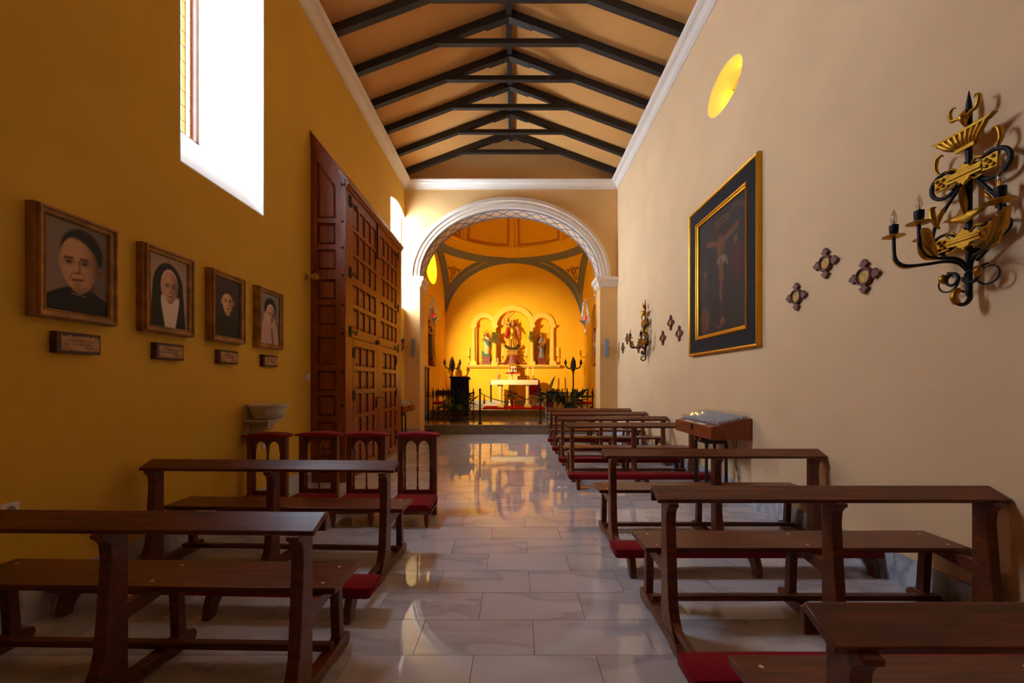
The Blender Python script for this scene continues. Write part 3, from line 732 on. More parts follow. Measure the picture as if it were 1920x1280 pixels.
# ================================================================ PRIE-DIEU KNEELERS
def make_kneeler():
    t = thing('prayer_kneeler', 'wooden prayer kneeler', 'kneeler', (0, 0, 0), 0, 'prayer kneelers with red pads')
    for s_ in (-1, 1):
        part('post', MB().box(s_ * 0.1785 - 0.0285, s_ * 0.1785 + 0.0285, -0.03, 0.03, 0, 0.83), 'kneel', t, bevel=0.004)
        part('front_leg', MB().lathe([(0.014, 0), (0.018, 0.02), (0.024, 0.05), (0.03, 0.09), (0.022, 0.10), (0.03, 0.115), (0.03, 0.13)], s_ * 0.185, -0.40, 0, 12), 'kneel', t)
        part('side_rail', MB().box(s_ * 0.195 - 0.02, s_ * 0.195 + 0.02, -0.42, -0.03, 0.115, 0.165), 'kneel', t, bevel=0.003)
    # spandrel with two round arches
    pts = [(-0.152, 0.83), (-0.152, 0.69)]
    for cx in (-0.0685, 0.0685): pts += [(cx - 0.058, 0.69)] + arc(cx, 0.705, 0.058, 0.078, PI, 0, 12) + [(cx + 0.058, 0.69)]
    pts += [(0.152, 0.69), (0.152, 0.83)]
    part('arched_rail', MB().poly(pts, -0.014, 0.014, 'y'), 'kneel', t)
    part('lower_rail', MB().box(-0.152, 0.152, -0.014, 0.014, 0.21, 0.262), 'kneel', t, bevel=0.003)
    bp = [(0.013, 0.262), (0.013, 0.285), (0.008, 0.30), (0.011, 0.36), (0.008, 0.40), (0.007, 0.44), (0.013, 0.475), (0.007, 0.51), (0.008, 0.56), (0.012, 0.60), (0.008, 0.65), (0.013, 0.67), (0.013, 0.70)]
    for x in (-0.136, 0.0, 0.136): part('baluster', MB().lathe(bp, x, 0, 0, 10), 'kneel', t)
    sec = []
    for y, k in ((-0.10, 0.0), (-0.085, 1), (0.085, 1), (0.10, 0.0)): pass
    tp = []
    for i in range(17):
        u = i / 16; x = -0.235 + 0.47 * u; e = math.sin(PI * u) ** 0.35 if 0 < u < 1 else 0.15
        zt = 0.845 + 0.022 * math.sin(PI * u) ** 0.8 if 0 < u < 1 else 0.845
        tp.append([(x, -0.11 * (0.6 + 0.4 * e), 0.838), (x, -0.10 * (0.6 + 0.4 * e), zt + 0.008), (x, 0.10 * (0.6 + 0.4 * e), zt + 0.008), (x, 0.11 * (0.6 + 0.4 * e), 0.838), (x, 0, 0.828)])
    part('arm_pad', MB().loft(tp), 'redcloth', t, ang=60)
    pd = []
    for y, k in ((-0.44, 0.55), (-0.435, 0.9), (-0.40, 1), (-0.1, 1), (-0.05, 0.95), (-0.035, 0.6)):
        pd.append([(-0.215, y, 0.165), (-0.222, y, 0.165 + 0.03 * k), (-0.19, y, 0.165 + 0.065 * k), (0.19, y, 0.165 + 0.065 * k), (0.222, y, 0.165 + 0.03 * k), (0.215, y, 0.165)])
    part('knee_pad', MB().loft(pd), 'redcloth', t, ang=60)
    part('pad_base', MB().box(-0.215, 0.215, -0.43, -0.03, 0.13, 0.166), 'kneel', t, bevel=0.003)
    return t
K0 = make_kneeler()
for i, (x, y, r, lab) in enumerate(((-1.04, 4.27, 0, 'prayer kneeler nearest the aisle, its red knee pad fully in view'),
                                    (-1.595, 4.29, 1, 'second prayer kneeler from the aisle, in front of the studded doors'),
                                    (-2.115, 4.31, -1, 'third prayer kneeler from the aisle, in front of the plain panelled door side'),
                                    (-2.615, 4.22, 0, 'prayer kneeler against the left wall beneath the holy water font'))):
    if i == 0: o = K0; o.location = (x, y, 0); o['label'] = lab
    else: copy_tree(K0, None, (x, y, 0), (0, 0, math.radians(r)), lab)

# ================================================================ DOOR VESTIBULE
XV = -2.377; VY0, VY1 = 5.60, 8.33
vd = thing('door_vestibule', 'tall panelled wooden entrance vestibule with double doors and slanted top', 'door', (0, 0, 0))
ZT = lambda x: 4.91 + (4.27 - 4.91) * (x - XL) / (XV - XL)
sd = part('side_wall', MB().poly([(XL, 0), (XV - 0.03, 0), (XV - 0.03, ZT(XV - 0.03)), (XL, ZT(XL))], VY0 + 0.035, VY0 + 0.055, 'y'), 'door', vd, smooth=False)
px0, px1 = -2.78, -2.52
rowsz = [(0.12, 0.38), (0.45, 0.86), (0.93, 1.23), (1.28, 1.58), (1.65, 2.06), (2.21, 2.50), (2.57, 2.86), (2.99, 3.28), (3.35, 3.65)]
fm = MB()
fm.poly([(XL, 0), (px0, 0), (px0, ZT(px0)), (XL, ZT(XL))], VY0, VY0 + 0.036, 'y')
fm.poly([(px1, 0), (XV, 0), (XV, ZT(XV)), (px1, ZT(px1))], VY0, VY0 + 0.036, 'y')
e = [0] + [z for p in rowsz for z in p] + [3.717]
for i in range(0, len(e), 2): fm.box(px0, px1, VY0, VY0 + 0.036, e[i], e[i + 1])
fm.poly([(px0, 4.52), (px1, 4.19), (px1, ZT(px1)), (px0, ZT(px0))], VY0, VY0 + 0.036, 'y')
part('side_frame', fm, 'door', vd, smooth=False)
for z0, z1 in rowsz:
    part('side_panel', MB().loft([[(px0 + 0.012, VY0 + 0.034, z0 + 0.012), (px1 - 0.012, VY0 + 0.034, z0 + 0.012), (px1 - 0.012, VY0 + 0.034, z1 - 0.012), (px0 + 0.012, VY0 + 0.034, z1 - 0.012)],
                                  [(px0 + 0.035, VY0 + 0.016, z0 + 0.035), (px1 - 0.035, VY0 + 0.016, z0 + 0.035), (px1 - 0.035, VY0 + 0.016, z1 - 0.035), (px0 + 0.035, VY0 + 0.016, z1 - 0.035)]]), 'door', vd, smooth=False)
A = [(px0 + 0.012, 3.729), (px1 - 0.012, 3.729), (px1 - 0.012, 4.18), (px0 + 0.012, 4.49)]; B = [(px0 + 0.035, 3.752), (px1 - 0.035, 3.752), (px1 - 0.035, 4.15), (px0 + 0.035, 4.45)]
part('side_panel', MB().loft([[(x, VY0 + 0.034, z) for x, z in A], [(x, VY0 + 0.016, z) for x, z in B]]), 'door', vd, smooth=False)
stud = MB().lathe([(0.024, 0), (0.018, 0.006), (0.006, 0.014), (0.001, 0.016)], 0, 0, 0, 4).xf(Matrix.Rotation(PI / 2, 4, 'X')).mesh('stud', 'iron')
for y in (346, 415, 464, 516, 572, 625, 697, 760, 815):
    link('stud', stud, vd, (XV - 0.045, VY0, 1.4 + (718 - y) / FPX * 5.6))
part('corner_bracket', MB().poly([(XV - 0.10, ZT(XV - 0.10) - 0.03), (XV - 0.005, ZT(XV) - 0.06), (XV - 0.005, ZT(XV) - 0.01), (XV - 0.10, ZT(XV - 0.10) + 0.01)], VY0 - 0.006, VY0 + 0.001, 'y'), 'grey', vd)
part('roof_board', MB().poly([(XL, 4.91), (XV + 0.05, ZT(XV + 0.05)), (XV + 0.05, ZT(XV + 0.05) + 0.04), (XL, 4.95)], VY0 - 0.025, VY1 + 0.03, 'y'), 'doorh', vd, smooth=False)
part('front_cornice', MB().poly([(XV - 0.02, 4.16), (XV + 0.015, 4.16), (XV + 0.02, 4.19), (XV + 0.045, 4.21), (XV + 0.045, 4.24), (XV - 0.02, 4.26)], VY0, VY1 + 0.02, 'y'), 'doorh', vd, smooth=False)
part('end_wall', MB().poly([(XL, 0), (XV, 0), (XV, ZT(XV)), (XL, ZT(XL))], VY1 - 0.04, VY1, 'y'), 'door', vd, smooth=False)
part('door_frame', MB().box(XV - 0.05, XV, VY0 + 0.036, 5.69, 0, 4.17).box(XV - 0.05, XV, 8.19, VY1 - 0.04, 0, 4.17).box(XV - 0.05, XV, 5.69, 8.19, 4.13, 4.17), 'door', vd, smooth=False)
mpx = lambda mb, a, b, c, d, d0, d1: mb.box(d0, d1, a, b, c, d)
up_rows = [(2.206, 2.506), (2.57, 2.854), (2.965, 3.27), (3.33, 3.64), (3.69, 4.01)]
lo_rows = [(0.16, 0.47), (0.55, 0.875), (0.936, 1.24), (1.31, 1.59), (1.656, 1.95)]
for side, (y0, y1, uy0, uy1, ly0, ly1) in enumerate(((5.69, 6.90, 5.835, 6.843, 5.90, 6.76), (6.90, 8.19, 7.04, 8.03, 7.12, 7.98))):
    bx = MB().box(XV - 0.05, XV - 0.034, y0 + 0.002, y1 - 0.002, 0.01, 4.13)
    us = [(uy0 + (uy1 - uy0) / 4 * i + 0.02, uy0 + (uy1 - uy0) / 4 * (i + 1) - 0.02) for i in range(4)]
    ls = [(ly0 + (ly1 - ly0) / 3 * i + 0.022, ly0 + (ly1 - ly0) / 3 * (i + 1) - 0.022) for i in range(3)]
    frame_boxes(bx, mpx, us, up_rows, y0 + 0.002, y1 - 0.002, 2.07, 4.13, XV - 0.034, XV)
    # wicket door set in the lower half
    frame_boxes(bx, mpx, [], [], y0 + 0.002, ly0 - 0.045, 0.01, 2.065, XV - 0.034, XV)
    lf = part('door_leaf', bx, 'door', vd, smooth=False)
    wk = MB(); wa, wb = (ly0 - 0.04, y1 - 0.006) if side == 0 else (y0 + 0.006, ly1 + 0.045)
    frame_boxes(wk, mpx, ls, lo_rows, wa, wb, 0.015, 2.055, XV - 0.032, XV + 0.003)
    part('wicket_door', wk, 'door', lf, smooth=False)
    if side == 1: part('leaf_stile', MB().box(XV - 0.034, XV, ly1 + 0.05, y1 - 0.002, 0.01, 2.065), 'door', lf, smooth=False)
    pc = {}
    for cols, rz_ in ((us, up_rows), (ls, lo_rows)):
        for a, b in cols:
            for c, d in rz_:
                key = (round(b - a, 3), round(d - c, 3))
                if key not in pc:
                    w, h = (b - a) / 2, (d - c) / 2
                    f = lambda x, i: [(x, -w + i, -h + i), (x, w - i, -h + i), (x, w - i, h - i), (x, -w + i, h - i)]
                    pc[key] = MB().loft([f(0, 0), f(0.012, 0.004), f(0.006, 0.014), f(0.018, 0.045)]).mesh('door_panel', 'door', smooth=False)
                link('door_panel', pc[key], lf, (XV - 0.034, (a + b) / 2, (c + d) / 2))
    hs = 1 if side == 0 else -1; hy = y0 + 0.02 if side == 0 else y1 - 0.02
    strap = lambda L_: MB().box(XV, XV + 0.008, 0, hs * 0.035, -0.075, 0.075).box(XV, XV + 0.012, hs * 0.05, hs * 0.08, -0.08, 0.08).box(XV, XV + 0.008, 0, hs * L_, -0.022, 0.022).box(XV, XV + 0.008, hs * (L_ - 0.04), hs * L_, -0.035, 0.035).mesh('hinge', 'iron', smooth=False)
    hm, hm2 = strap(0.30), strap(0.10)
    for z in ((4.03, 3.0, 2.15) if side == 0 else (3.98, 2.92, 2.1)): link('hinge', hm, lf, (0, hy, z))
    for z in (1.85, 1.22, 0.36): link('hinge', hm2, lf, (0, (ly0 - 0.06) if side == 0 else ly1 + 0.06, z))
    if side == 0:
        part('long_bolt', MB().box(XV, XV + 0.02, 6.865, 6.885, 3.55, 4.15).box(XV, XV + 0.025, 6.86, 6.93, 3.55, 3.57).box(XV, XV + 0.012, 6.86, 6.89, 4.05, 4.1), 'iron', lf, smooth=False)
        part('latch', MB().box(XV, XV + 0.02, 6.80, 7.0, 2.09, 2.12).box(XV, XV + 0.03, 6.86, 6.92, 2.07, 2.14), 'iron', lf, smooth=False)
        part('door_handle', MB().box(XV + 0.003, XV + 0.012, 6.80, 6.84, 0.98, 1.16).tube([(XV + 0.01, 6.82, 1.15), (XV + 0.05, 6.82, 1.15), (XV + 0.055, 6.90, 1.15), (XV + 0.055, 7.12, 1.15)], 0.008, 6).tube([(XV + 0.03, 6.79 + 0.03 * math.cos(t), 1.06 + 0.05 * math.sin(t)) for t in [0, 1, 2, 3, 4, 5]], 0.005, 6, True), 'iron', lf)
    part('kick_plate', MB().box(XV + 0.003, XV + 0.010, (y0 + y1) / 2 - 0.06, (y0 + y1) / 2 + 0.06, 0.07, 0.11), 'iron', lf, smooth=False)

# ================================================================ PRINTED SHEETS (flat pictures)
def sm(e0, e1, x):
    t = max(0, min(1, (x - e0) / (e1 - e0))); return t * t * (3 - 2 * t)
def ellm(u, v, cx, cy, rx, ry, soft=0.12, rot=0.0):
    c, s_ = math.cos(rot), math.sin(rot); a, b = u - cx, v - cy
    a, b = a * c + b * s_, -a * s_ + b * c
    return 1 - sm(1 - soft, 1 + soft, math.hypot(a / rx, b / ry))
def segm(u, v, x0, y0, x1, y1, w, soft=0.4):
    dx, dy = x1 - x0, y1 - y0; t = max(0, min(1, ((u - x0) * dx + (v - y0) * dy) / (dx * dx + dy * dy)))
    return 1 - sm(w * (1 - soft), w * (1 + soft), math.hypot(u - x0 - t * dx, v - y0 - t * dy))
def sheet(name, nu, nv, paint, mp, parent, material='printm'):
    vs = [mp(i / nu, j / nv) for j in range(nv + 1) for i in range(nu + 1)]
    fs = [(j * (nu + 1) + i, j * (nu + 1) + i + 1, (j + 1) * (nu + 1) + i + 1, (j + 1) * (nu + 1) + i) for j in range(nv) for i in range(nu)]
    me = bpy.data.meshes.new(name); me.from_pydata(vs, [], fs)
    at = me.attributes.new('print', 'FLOAT_COLOR', 'POINT'); flat = []
    for j in range(nv + 1):
        for i in range(nu + 1): flat += [max(0, x) for x in paint(i / nu, j / nv)] + [1.0]
    at.data.foreach_set('color', flat); me.materials.append(M[material])
    return link(name, me, parent)
def mixl(c, d, f): return tuple(a + (b - a) * f for a, b in zip(c, d))
L3 = lambda h: lin(h)[:3]
def face(c, u, v, cx, cy, rx, ry, skin, shade, turn=0.0, rot=0.0, dark='#20120c'):
    """brow, eyes, nose and mouth on a soft modelled oval"""
    dk = L3(dark); sk = L3(skin); sh = L3(shade)
    U = (u - cx) / rx; V = (v - cy) / ry
    cr, sr = math.cos(rot), math.sin(rot); U, V = U * cr + V * sr, -U * sr + V * cr
    m = 1 - sm(0.95, 1.05, math.hypot(U / (1 - 0.26 * max(0, -V) ** 1.3), V))
    if m <= 0: return c
    f = mixl(sk, sh, 0.75 * sm(-0.15, 1.0, U + 0.25 * turn) + 0.25 * sm(0.6, 1.0, abs(U)))
    f = mixl(f, sh, 0.5 * ellm(U, V, 0.1 + turn * 0.25, -0.88, 0.5, 0.18, 0.6))
    t = turn * 0.22
    for s_ in (-1, 1):
        f = mixl(f, sh, 0.75 * ellm(U, V, s_ * 0.40 + t, 0.10, 0.25, 0.12, 0.7))
        f = mixl(f, dk, 0.85 * segm(U, V, s_ * 0.20 + t, 0.225, s_ * 0.60 + t, 0.215, 0.038))
        f = mixl(f, dk, 0.9 * ellm(U, V, s_ * 0.40 + t, 0.075, 0.13, 0.05, 0.4))
        f = mixl(f, sh, 0.5 * segm(U, V, s_ * 0.25 + t, -0.28, s_ * 0.42 + t, -0.52, 0.035))
    f = mixl(f, sh, 0.6 * segm(U, V, 0.12 + t, 0.10, 0.16 + t * 1.3, -0.26, 0.07))
    f = mixl(f, dk, 0.55 * segm(U, V, -0.13 + t * 1.3, -0.29, 0.15 + t * 1.3, -0.29, 0.045))
    f = mixl(f, L3('#6a2c1e'), 0.8 * segm(U, V, -0.27 + t, -0.53, 0.27 + t, -0.52, 0.05))
    f = mixl(f, dk, 0.6 * segm(U, V, -0.26 + t, -0.525, 0.26 + t, -0.515, 0.018))
    f = mixl(f, sh, 0.4 * segm(U, V, -0.15 + t, -0.66, 0.15 + t, -0.66, 0.05))
    return mixl(c, f, m)
def hairline(c, u, v, cx, cy, rx, ry, col, base=0.72, side=0.25, peak=0.0):
    """hair over the top of the head: begins above a line that dips at the temples"""
    U, V = (u - cx) / rx, (v - cy) / ry
    m = (1 - sm(0.97, 1.10, math.hypot(U, V / 1.05))) * sm(-0.06, 0.08, V - base + side * abs(U + peak) ** 2)
    return mixl(c, L3(col), m)
def p_priest(u, v):
    c = mixl(L3('#6e5c50'), L3('#8a7466'), sm(0.2, 0.9, 1 - u + 0.2 * v))
    c = mixl(c, L3('#17110e'), ellm(u, v, 0.57, 0.68, 0.345, 0.285, 0.08))
    c = mixl(c, L3('#8a5a40'), ellm(u, v, 0.875, 0.50, 0.05, 0.085, 0.3)); c = mixl(c, L3('#4a2c1c'), 0.7 * ellm(u, v, 0.87, 0.50, 0.025, 0.05, 0.4))
    c = mixl(c, L3('#6a4430'), ellm(u, v, 0.58, 0.27, 0.22, 0.15, 0.15))
    c = mixl(c, L3('#100d0d'), 1 - sm(0.20, 0.225, v - 0.10 * math.sin(PI * u) + 0.10 * abs(u - 0.55)))
    c = mixl(c, L3('#100d0d'), ellm(u, v, 0.56, 0.10, 0.30, 0.14, 0.06))
    c = mixl(c, L3('#bba58e'), 0.5 * segm(u, v, 0.40, 0.215, 0.62, 0.195, 0.006))
    c = face(c, u, v, 0.52, 0.545, 0.315, 0.325, '#cf9a72', '#6b4028', -0.55, 0.06)
    return hairline(c, u, v, 0.52, 0.545, 0.345, 0.345, '#17110e', 0.84, 0.42, 0.22)
def p_nun(u, v):
    c = mixl(L3('#c4a498'), L3('#a08878'), v)
    w_ = 0.40 * math.sqrt(max(0, 1 - ((v - 0.55) / 0.37) ** 2)) if v > 0.55 else 0.40 + 0.14 * (0.55 - v)
    c = mixl(c, L3('#14100f'), 1 - sm(-0.015, 0.02, abs(u - 0.48) - w_))
    c = mixl(c, L3('#e4d2c2'), (1 - sm(-0.01, 0.02, abs(u - 0.53) - (0.13 + 0.30 * v if v < 0.34 else 0.232))) * (1 - sm(0.42, 0.47, v)))
    c = mixl(c, L3('#dcb8a4'), ellm(u, v, 0.51, 0.60, 0.225, 0.235, 0.05))
    return face(c, u, v, 0.52, 0.57, 0.21, 0.235, '#d2a07c', '#7c4e36', 0.4)
def p_priest2(u, v):
    c = mixl(L3('#241c20'), L3('#3a2e32'), sm(0.3, 1, v))
    c = mixl(c, L3('#0d0b0d'), 1 - sm(0.36, 0.40, v + 0.9 * (u - 0.5) ** 2))
    c = mixl(c, L3('#7a5038'), ellm(u, v, 0.50, 0.44, 0.12, 0.10, 0.15)); c = mixl(c, L3('#0d0b0d'), ellm(u, v, 0.50, 0.26, 0.22, 0.14, 0.06))
    c = mixl(c, L3('#17100d'), ellm(u, v, 0.49, 0.69, 0.225, 0.15, 0.08))
    for x in (0.265, 0.715): c = mixl(c, L3('#a87a58'), ellm(u, v, x, 0.60, 0.035, 0.05, 0.3))
    c = mixl(c, L3('#d8cabc'), segm(u, v, 0.43, 0.385, 0.56, 0.385, 0.009))
    c = face(c, u, v, 0.49, 0.60, 0.205, 0.215, '#e0b48c', '#8a5a3e', 0.2)
    return hairline(c, u, v, 0.49, 0.60, 0.225, 0.235, '#2a1c16', 0.62, 0.30)
def p_nun2(u, v):
    c = mixl(L3('#6e6a70'), L3('#8a8482'), v)
    st = 0.5 + 0.5 * math.sin(u * 60 + 8 * v)
    body = 1 - sm(0.0, 0.03, abs(u - 0.48) - (0.52 - 0.42 * v))
    c = mixl(c, mixl(L3('#d8b8b0'), L3('#a06a68'), st * 0.7), body * (1 - sm(0.66, 0.72, v)))
    c = mixl(c, L3('#17131a'), ellm(u, v, 0.52, 0.70, 0.33, 0.23, 0.06) * sm(0.50, 0.60, v + 0.3 * (u - 0.5)))
    c = mixl(c, L3('#e0cabc'), ellm(u, v, 0.54, 0.60, 0.235, 0.205, 0.06))
    c = mixl(c, L3('#2a2228'), 0.7 * segm(u, v, 0.60, 0.28, 0.66, 0.02, 0.05))
    return face(c, u, v, 0.56, 0.585, 0.205, 0.19, '#d8a688', '#70483a', 0.6, -0.15)
frames = [((2.334, 2.815), p_priest, 'portrait of a dark-haired priest in black, nearest and largest looking of four', 'paper plaque mounted under the portrait of the heavy-faced priest'),
          ((3.018, 3.487), p_nun, 'portrait of a nun in black veil and white bib, second of four', 'paper plaque mounted under the portrait of the black-veiled nun'),
          ((3.688, 4.150), p_priest2, 'portrait of a small-faced priest on a dark ground, third of four', 'paper plaque mounted under the small-faced priest on dark ground'),
          ((4.362, 4.822), p_nun2, 'portrait of an old nun with striped shawl, closest to the door', 'paper plaque mounted under the portrait closest to the door')]
for (ya, yb), pf, lab, lab2 in frames:
    z0, z1 = 1.797, 2.475
    t = thing('portrait_picture', lab, 'picture', (XL, (ya + yb) / 2, (z0 + z1) / 2), 0, 'framed portraits on the left wall')
    w, h = (yb - ya) / 2, (z1 - z0) / 2
    for n_, axis in (('bottom', 0), ('top', 0), ('near', 1), ('far', 1)): pass
    # four mitred mouldings
    pf_ = [(0.0, 0.0), (0.0, 0.052), (0.006, 0.055), (0.006, 0.074), (0.012, 0.080), (0.022, 0.078), (0.028, 0.066), (0.042, 0.062), (0.046, 0.067), (0.052, 0.064), (0.058, 0.05), (0.058, 0.0)]
    for k in range(4):
        A, B = [], []
        for i_, d in pf_:
            cs = [(-w + i_, -h + i_), (w - i_, -h + i_), (w - i_, h - i_), (-w + i_, h - i_)]
            a, b = cs[k], cs[(k + 1) % 4]; A.append((d, *a)); B.append((d, *b))
        part('frame_moulding', MB().loft([A, B]), 'frame', t, ang=20)
    iw, ih = w - 0.056, h - 0.056
    sheet('picture_sheet', 90, 120, pf, lambda u, v: (0.048, -iw + 2 * iw * u, -ih + 2 * ih * v), t)
    part('backing', MB().box(0.0, 0.046, -iw - 0.001, iw + 0.001, -ih - 0.001, ih + 0.001), 'frame', t)
    # plaque
    py0 = ya + 0.122; py1 = py0 + 0.262
    p = thing('name_plaque', lab2, 'plaque', (XL, (py0 + py1) / 2, 1.657), 0, 'plaques under the portraits')
    part('board', MB().box(0.0, 0.045, -0.131, 0.131, -0.0665, 0.0665), 'plaque', p, bevel=0.003)
    rs = random.Random(int(ya * 100)); lines = [[], []]
    strokes = []
    for ln, (x0, x1, yy, hh) in enumerate(((0.12, 0.94, 0.68, 0.09), (0.10, 0.78, 0.44, 0.085), (0.58, 0.92, 0.20, 0.04))):
        x = x0
        while x < x1:
            if rs.random() < 0.13: x += 0.03; continue
            tall = 1.9 if rs.random() < 0.18 else 1.0
            strokes.append((x, yy - hh * 0.5, x + rs.uniform(-0.006, 0.012), yy + hh * (tall - 0.5))); strokes.append((x, yy - hh * 0.4, x + 0.018, yy + hh * rs.uniform(-0.4, 0.4))); x += rs.uniform(0.014, 0.02)
    edge = [rs.uniform(0, 0.035) for _ in range(40)]
    def p_plaque(u, v):
        c = mixl(L3('#c09468'), L3('#a87c52'), 0.5 + 0.5 * math.sin(9 * u + 5 * v))
        for (a, b, d, e_) in strokes:
            if abs(u - a) < 0.04: c = mixl(c, L3('#5a3820'), 0.8 * segm(u, v * 0.45, a, b * 0.45, d, e_ * 0.45, 0.005, 0.5))
        return c
    def m_plaque(u, v):
        k = edge[int(u * 38)]; return (0.0465, -0.108 + 0.228 * u, -0.052 + (0.1 - 0.012 * k / 0.035) * v + (0.006 * edge[int((1 - u) * 38)] / 0.035))
    sheet('paper_slip', 130, 44, p_plaque, m_plaque, p)

# crucifixion painting
def p_cruc(u, v):
    n_ = math.sin(13 * u + 7 * v) * math.sin(9 * v - 5 * u) * 0.5 + 0.5
    c = mixl(L3('#2c2527'), L3('#4a4248'), 0.5 * n_ + 0.3 * sm(0.2, 0.8, v)); c = mixl(c, L3('#2e1c12'), 1 - sm(0.1, 0.45, v))
    fl_ = L3('#a0623a'); dk = L3('#5a3018')
    c = mixl(c, L3('#4a2814'), segm(u, v, 0.50, 0.0, 0.50, 0.93, 0.035)); c = mixl(c, L3('#432412'), segm(u, v, 0.12, 0.78, 0.90, 0.78, 0.022))
    c = mixl(c, L3('#7c5230'), segm(u, v, 0.40, 0.905, 0.66, 0.905, 0.03)); c = mixl(c, L3('#3a2010'), 0.8 * segm(u, v, 0.45, 0.905, 0.61, 0.905, 0.010))
    for i in range(9):
        a0, a1 = PI * (0.02 + 0.1 * i), PI * (0.02 + 0.1 * (i + 1))
        c = mixl(c, L3('#7a5030'), 0.8 * segm(u, v, 0.80 + 0.17 * math.cos(a0), 0.86 + 0.09 * math.sin(a0), 0.80 + 0.17 * math.cos(a1), 0.86 + 0.09 * math.sin(a1), 0.014))
    c = mixl(c, fl_, 0.9 * segm(u, v, 0.20, 0.785, 0.46, 0.735, 0.024)); c = mixl(c, fl_, 0.9 * segm(u, v, 0.56, 0.735, 0.84, 0.79, 0.024))
    c = mixl(c, fl_, ellm(u, v, 0.51, 0.69, 0.085, 0.085, 0.3)); c = mixl(c, dk, 0.6 * ellm(u, v, 0.55, 0.64, 0.05, 0.08, 0.6))
    c = mixl(c, L3('#8a5434'), ellm(u, v, 0.49, 0.79, 0.045, 0.035, 0.3)); c = mixl(c, L3('#20120c'), 0.8 * ellm(u, v, 0.50, 0.81, 0.05, 0.025, 0.4))
    c = mixl(c, L3('#b8a898'), 0.85 * ellm(u, v, 0.52, 0.585, 0.10, 0.035, 0.3)); c = mixl(c, L3('#9a8878'), 0.8 * segm(u, v, 0.60, 0.59, 0.64, 0.54, 0.02))
    c = mixl(c, fl_, 0.85 * segm(u, v, 0.50, 0.56, 0.52, 0.44, 0.045)); c = mixl(c, L3('#8a5030'), 0.85 * segm(u, v, 0.52, 0.44, 0.50, 0.31, 0.032)); c = mixl(c, fl_, 0.7 * segm(u, v, 0.50, 0.30, 0.52, 0.26, 0.022))
    c = mixl(c, L3('#6e4028'), 0.8 * ellm(u, v, 0.15, 0.40, 0.10, 0.10, 0.4)); c = mixl(c, L3('#35383a'), 0.7 * ellm(u, v, 0.20, 0.30, 0.13, 0.16, 0.4))
    c = mixl(c, L3('#8a5230'), 0.8 * ellm(u, v, 0.14, 0.14, 0.10, 0.11, 0.4)); c = mixl(c, L3('#3a1c10'), 0.6 * segm(u, v, 0.13, 0.22, 0.12, 0.05, 0.012)); c = mixl(c, L3('#a06a48'), 0.8 * ellm(u, v, 0.15, 0.535, 0.035, 0.032, 0.4)); c = mixl(c, L3('#7a4a34'), 0.8 * ellm(u, v, 0.17, 0.43, 0.035, 0.03, 0.4))
    c = mixl(c, L3('#6a2228'), 0.85 * ellm(u, v, 0.83, 0.50, 0.13, 0.16, 0.35)); c = mixl(c, L3('#4a1c20'), 0.8 * segm(u, v, 0.74, 0.46, 0.72, 0.34, 0.05)); c = mixl(c, L3('#a86a44'), 0.85 * ellm(u, v, 0.80, 0.685, 0.035, 0.035, 0.4)); c = mixl(c, L3('#2f3a2c'), 0.5 * ellm(u, v, 0.84, 0.22, 0.12, 0.17, 0.4))
    c = mixl(c, L3('#9a6a3c'), 0.9 * ellm(u, v, 0.54, 0.085, 0.05, 0.03, 0.3)); c = mixl(c, L3('#20120a'), 0.8 * ellm(u, v, 0.555, 0.08, 0.012, 0.009, 0.4)); c = mixl(c, L3('#7a5230'), 0.7 * segm(u, v, 0.42, 0.05, 0.50, 0.03, 0.012))
    return mixl((c[0] * 0.55, c[1] * 0.50, c[2] * 0.45), L3('#241c1a'), 0.25)
PY0, PY1, PZ0, PZ1 = 4.32, 6.03, 1.80, 3.92
t = thing('crucifixion_painting', 'large dark crucifixion painting in a blue-black frame with gold mouldings', 'painting', (XR, (PY0 + PY1) / 2, (PZ0 + PZ1) / 2))
w, h = (PY1 - PY0) / 2, (PZ1 - PZ0) / 2
def mould(mb_name, prof_, material, parent):
    for k in range(4):
        A, B = [], []
        for i_, d in prof_:
            cs = [(-w + i_, -h + i_), (w - i_, -h + i_), (w - i_, h - i_), (-w + i_, h - i_)]
            A.append((-d, *cs[k])); B.append((-d, *cs[(k + 1) % 4]))
        part(mb_name, MB().loft([A, B]), material, parent, ang=30)
mould('outer_gilt_moulding', [(0, 0), (0, 0.05), (0.012, 0.062), (0.03, 0.058), (0.04, 0.045), (0.04, 0)], 'giltwood', t)
mould('dark_frame_board', [(0.04, 0), (0.04, 0.042), (0.215, 0.042), (0.215, 0)], 'navyframe', t)
mould('inner_gilt_moulding', [(0.215, 0), (0.215, 0.046), (0.225, 0.058), (0.245, 0.05), (0.252, 0.04), (0.268, 0.036), (0.275, 0.02), (0.275, 0)], 'giltwood', t)
iw, ih = w - 0.27, h - 0.27
sheet('canvas', 90, 130, p_cruc, lambda u, v: (-0.014, iw - 2 * iw * u, -ih + 2 * ih * v), t, 'canvas')
part('backing', MB().box(-0.012, 0, -iw - 0.01, iw + 0.01, -ih - 0.01, ih + 0.01), 'navyframe', t)

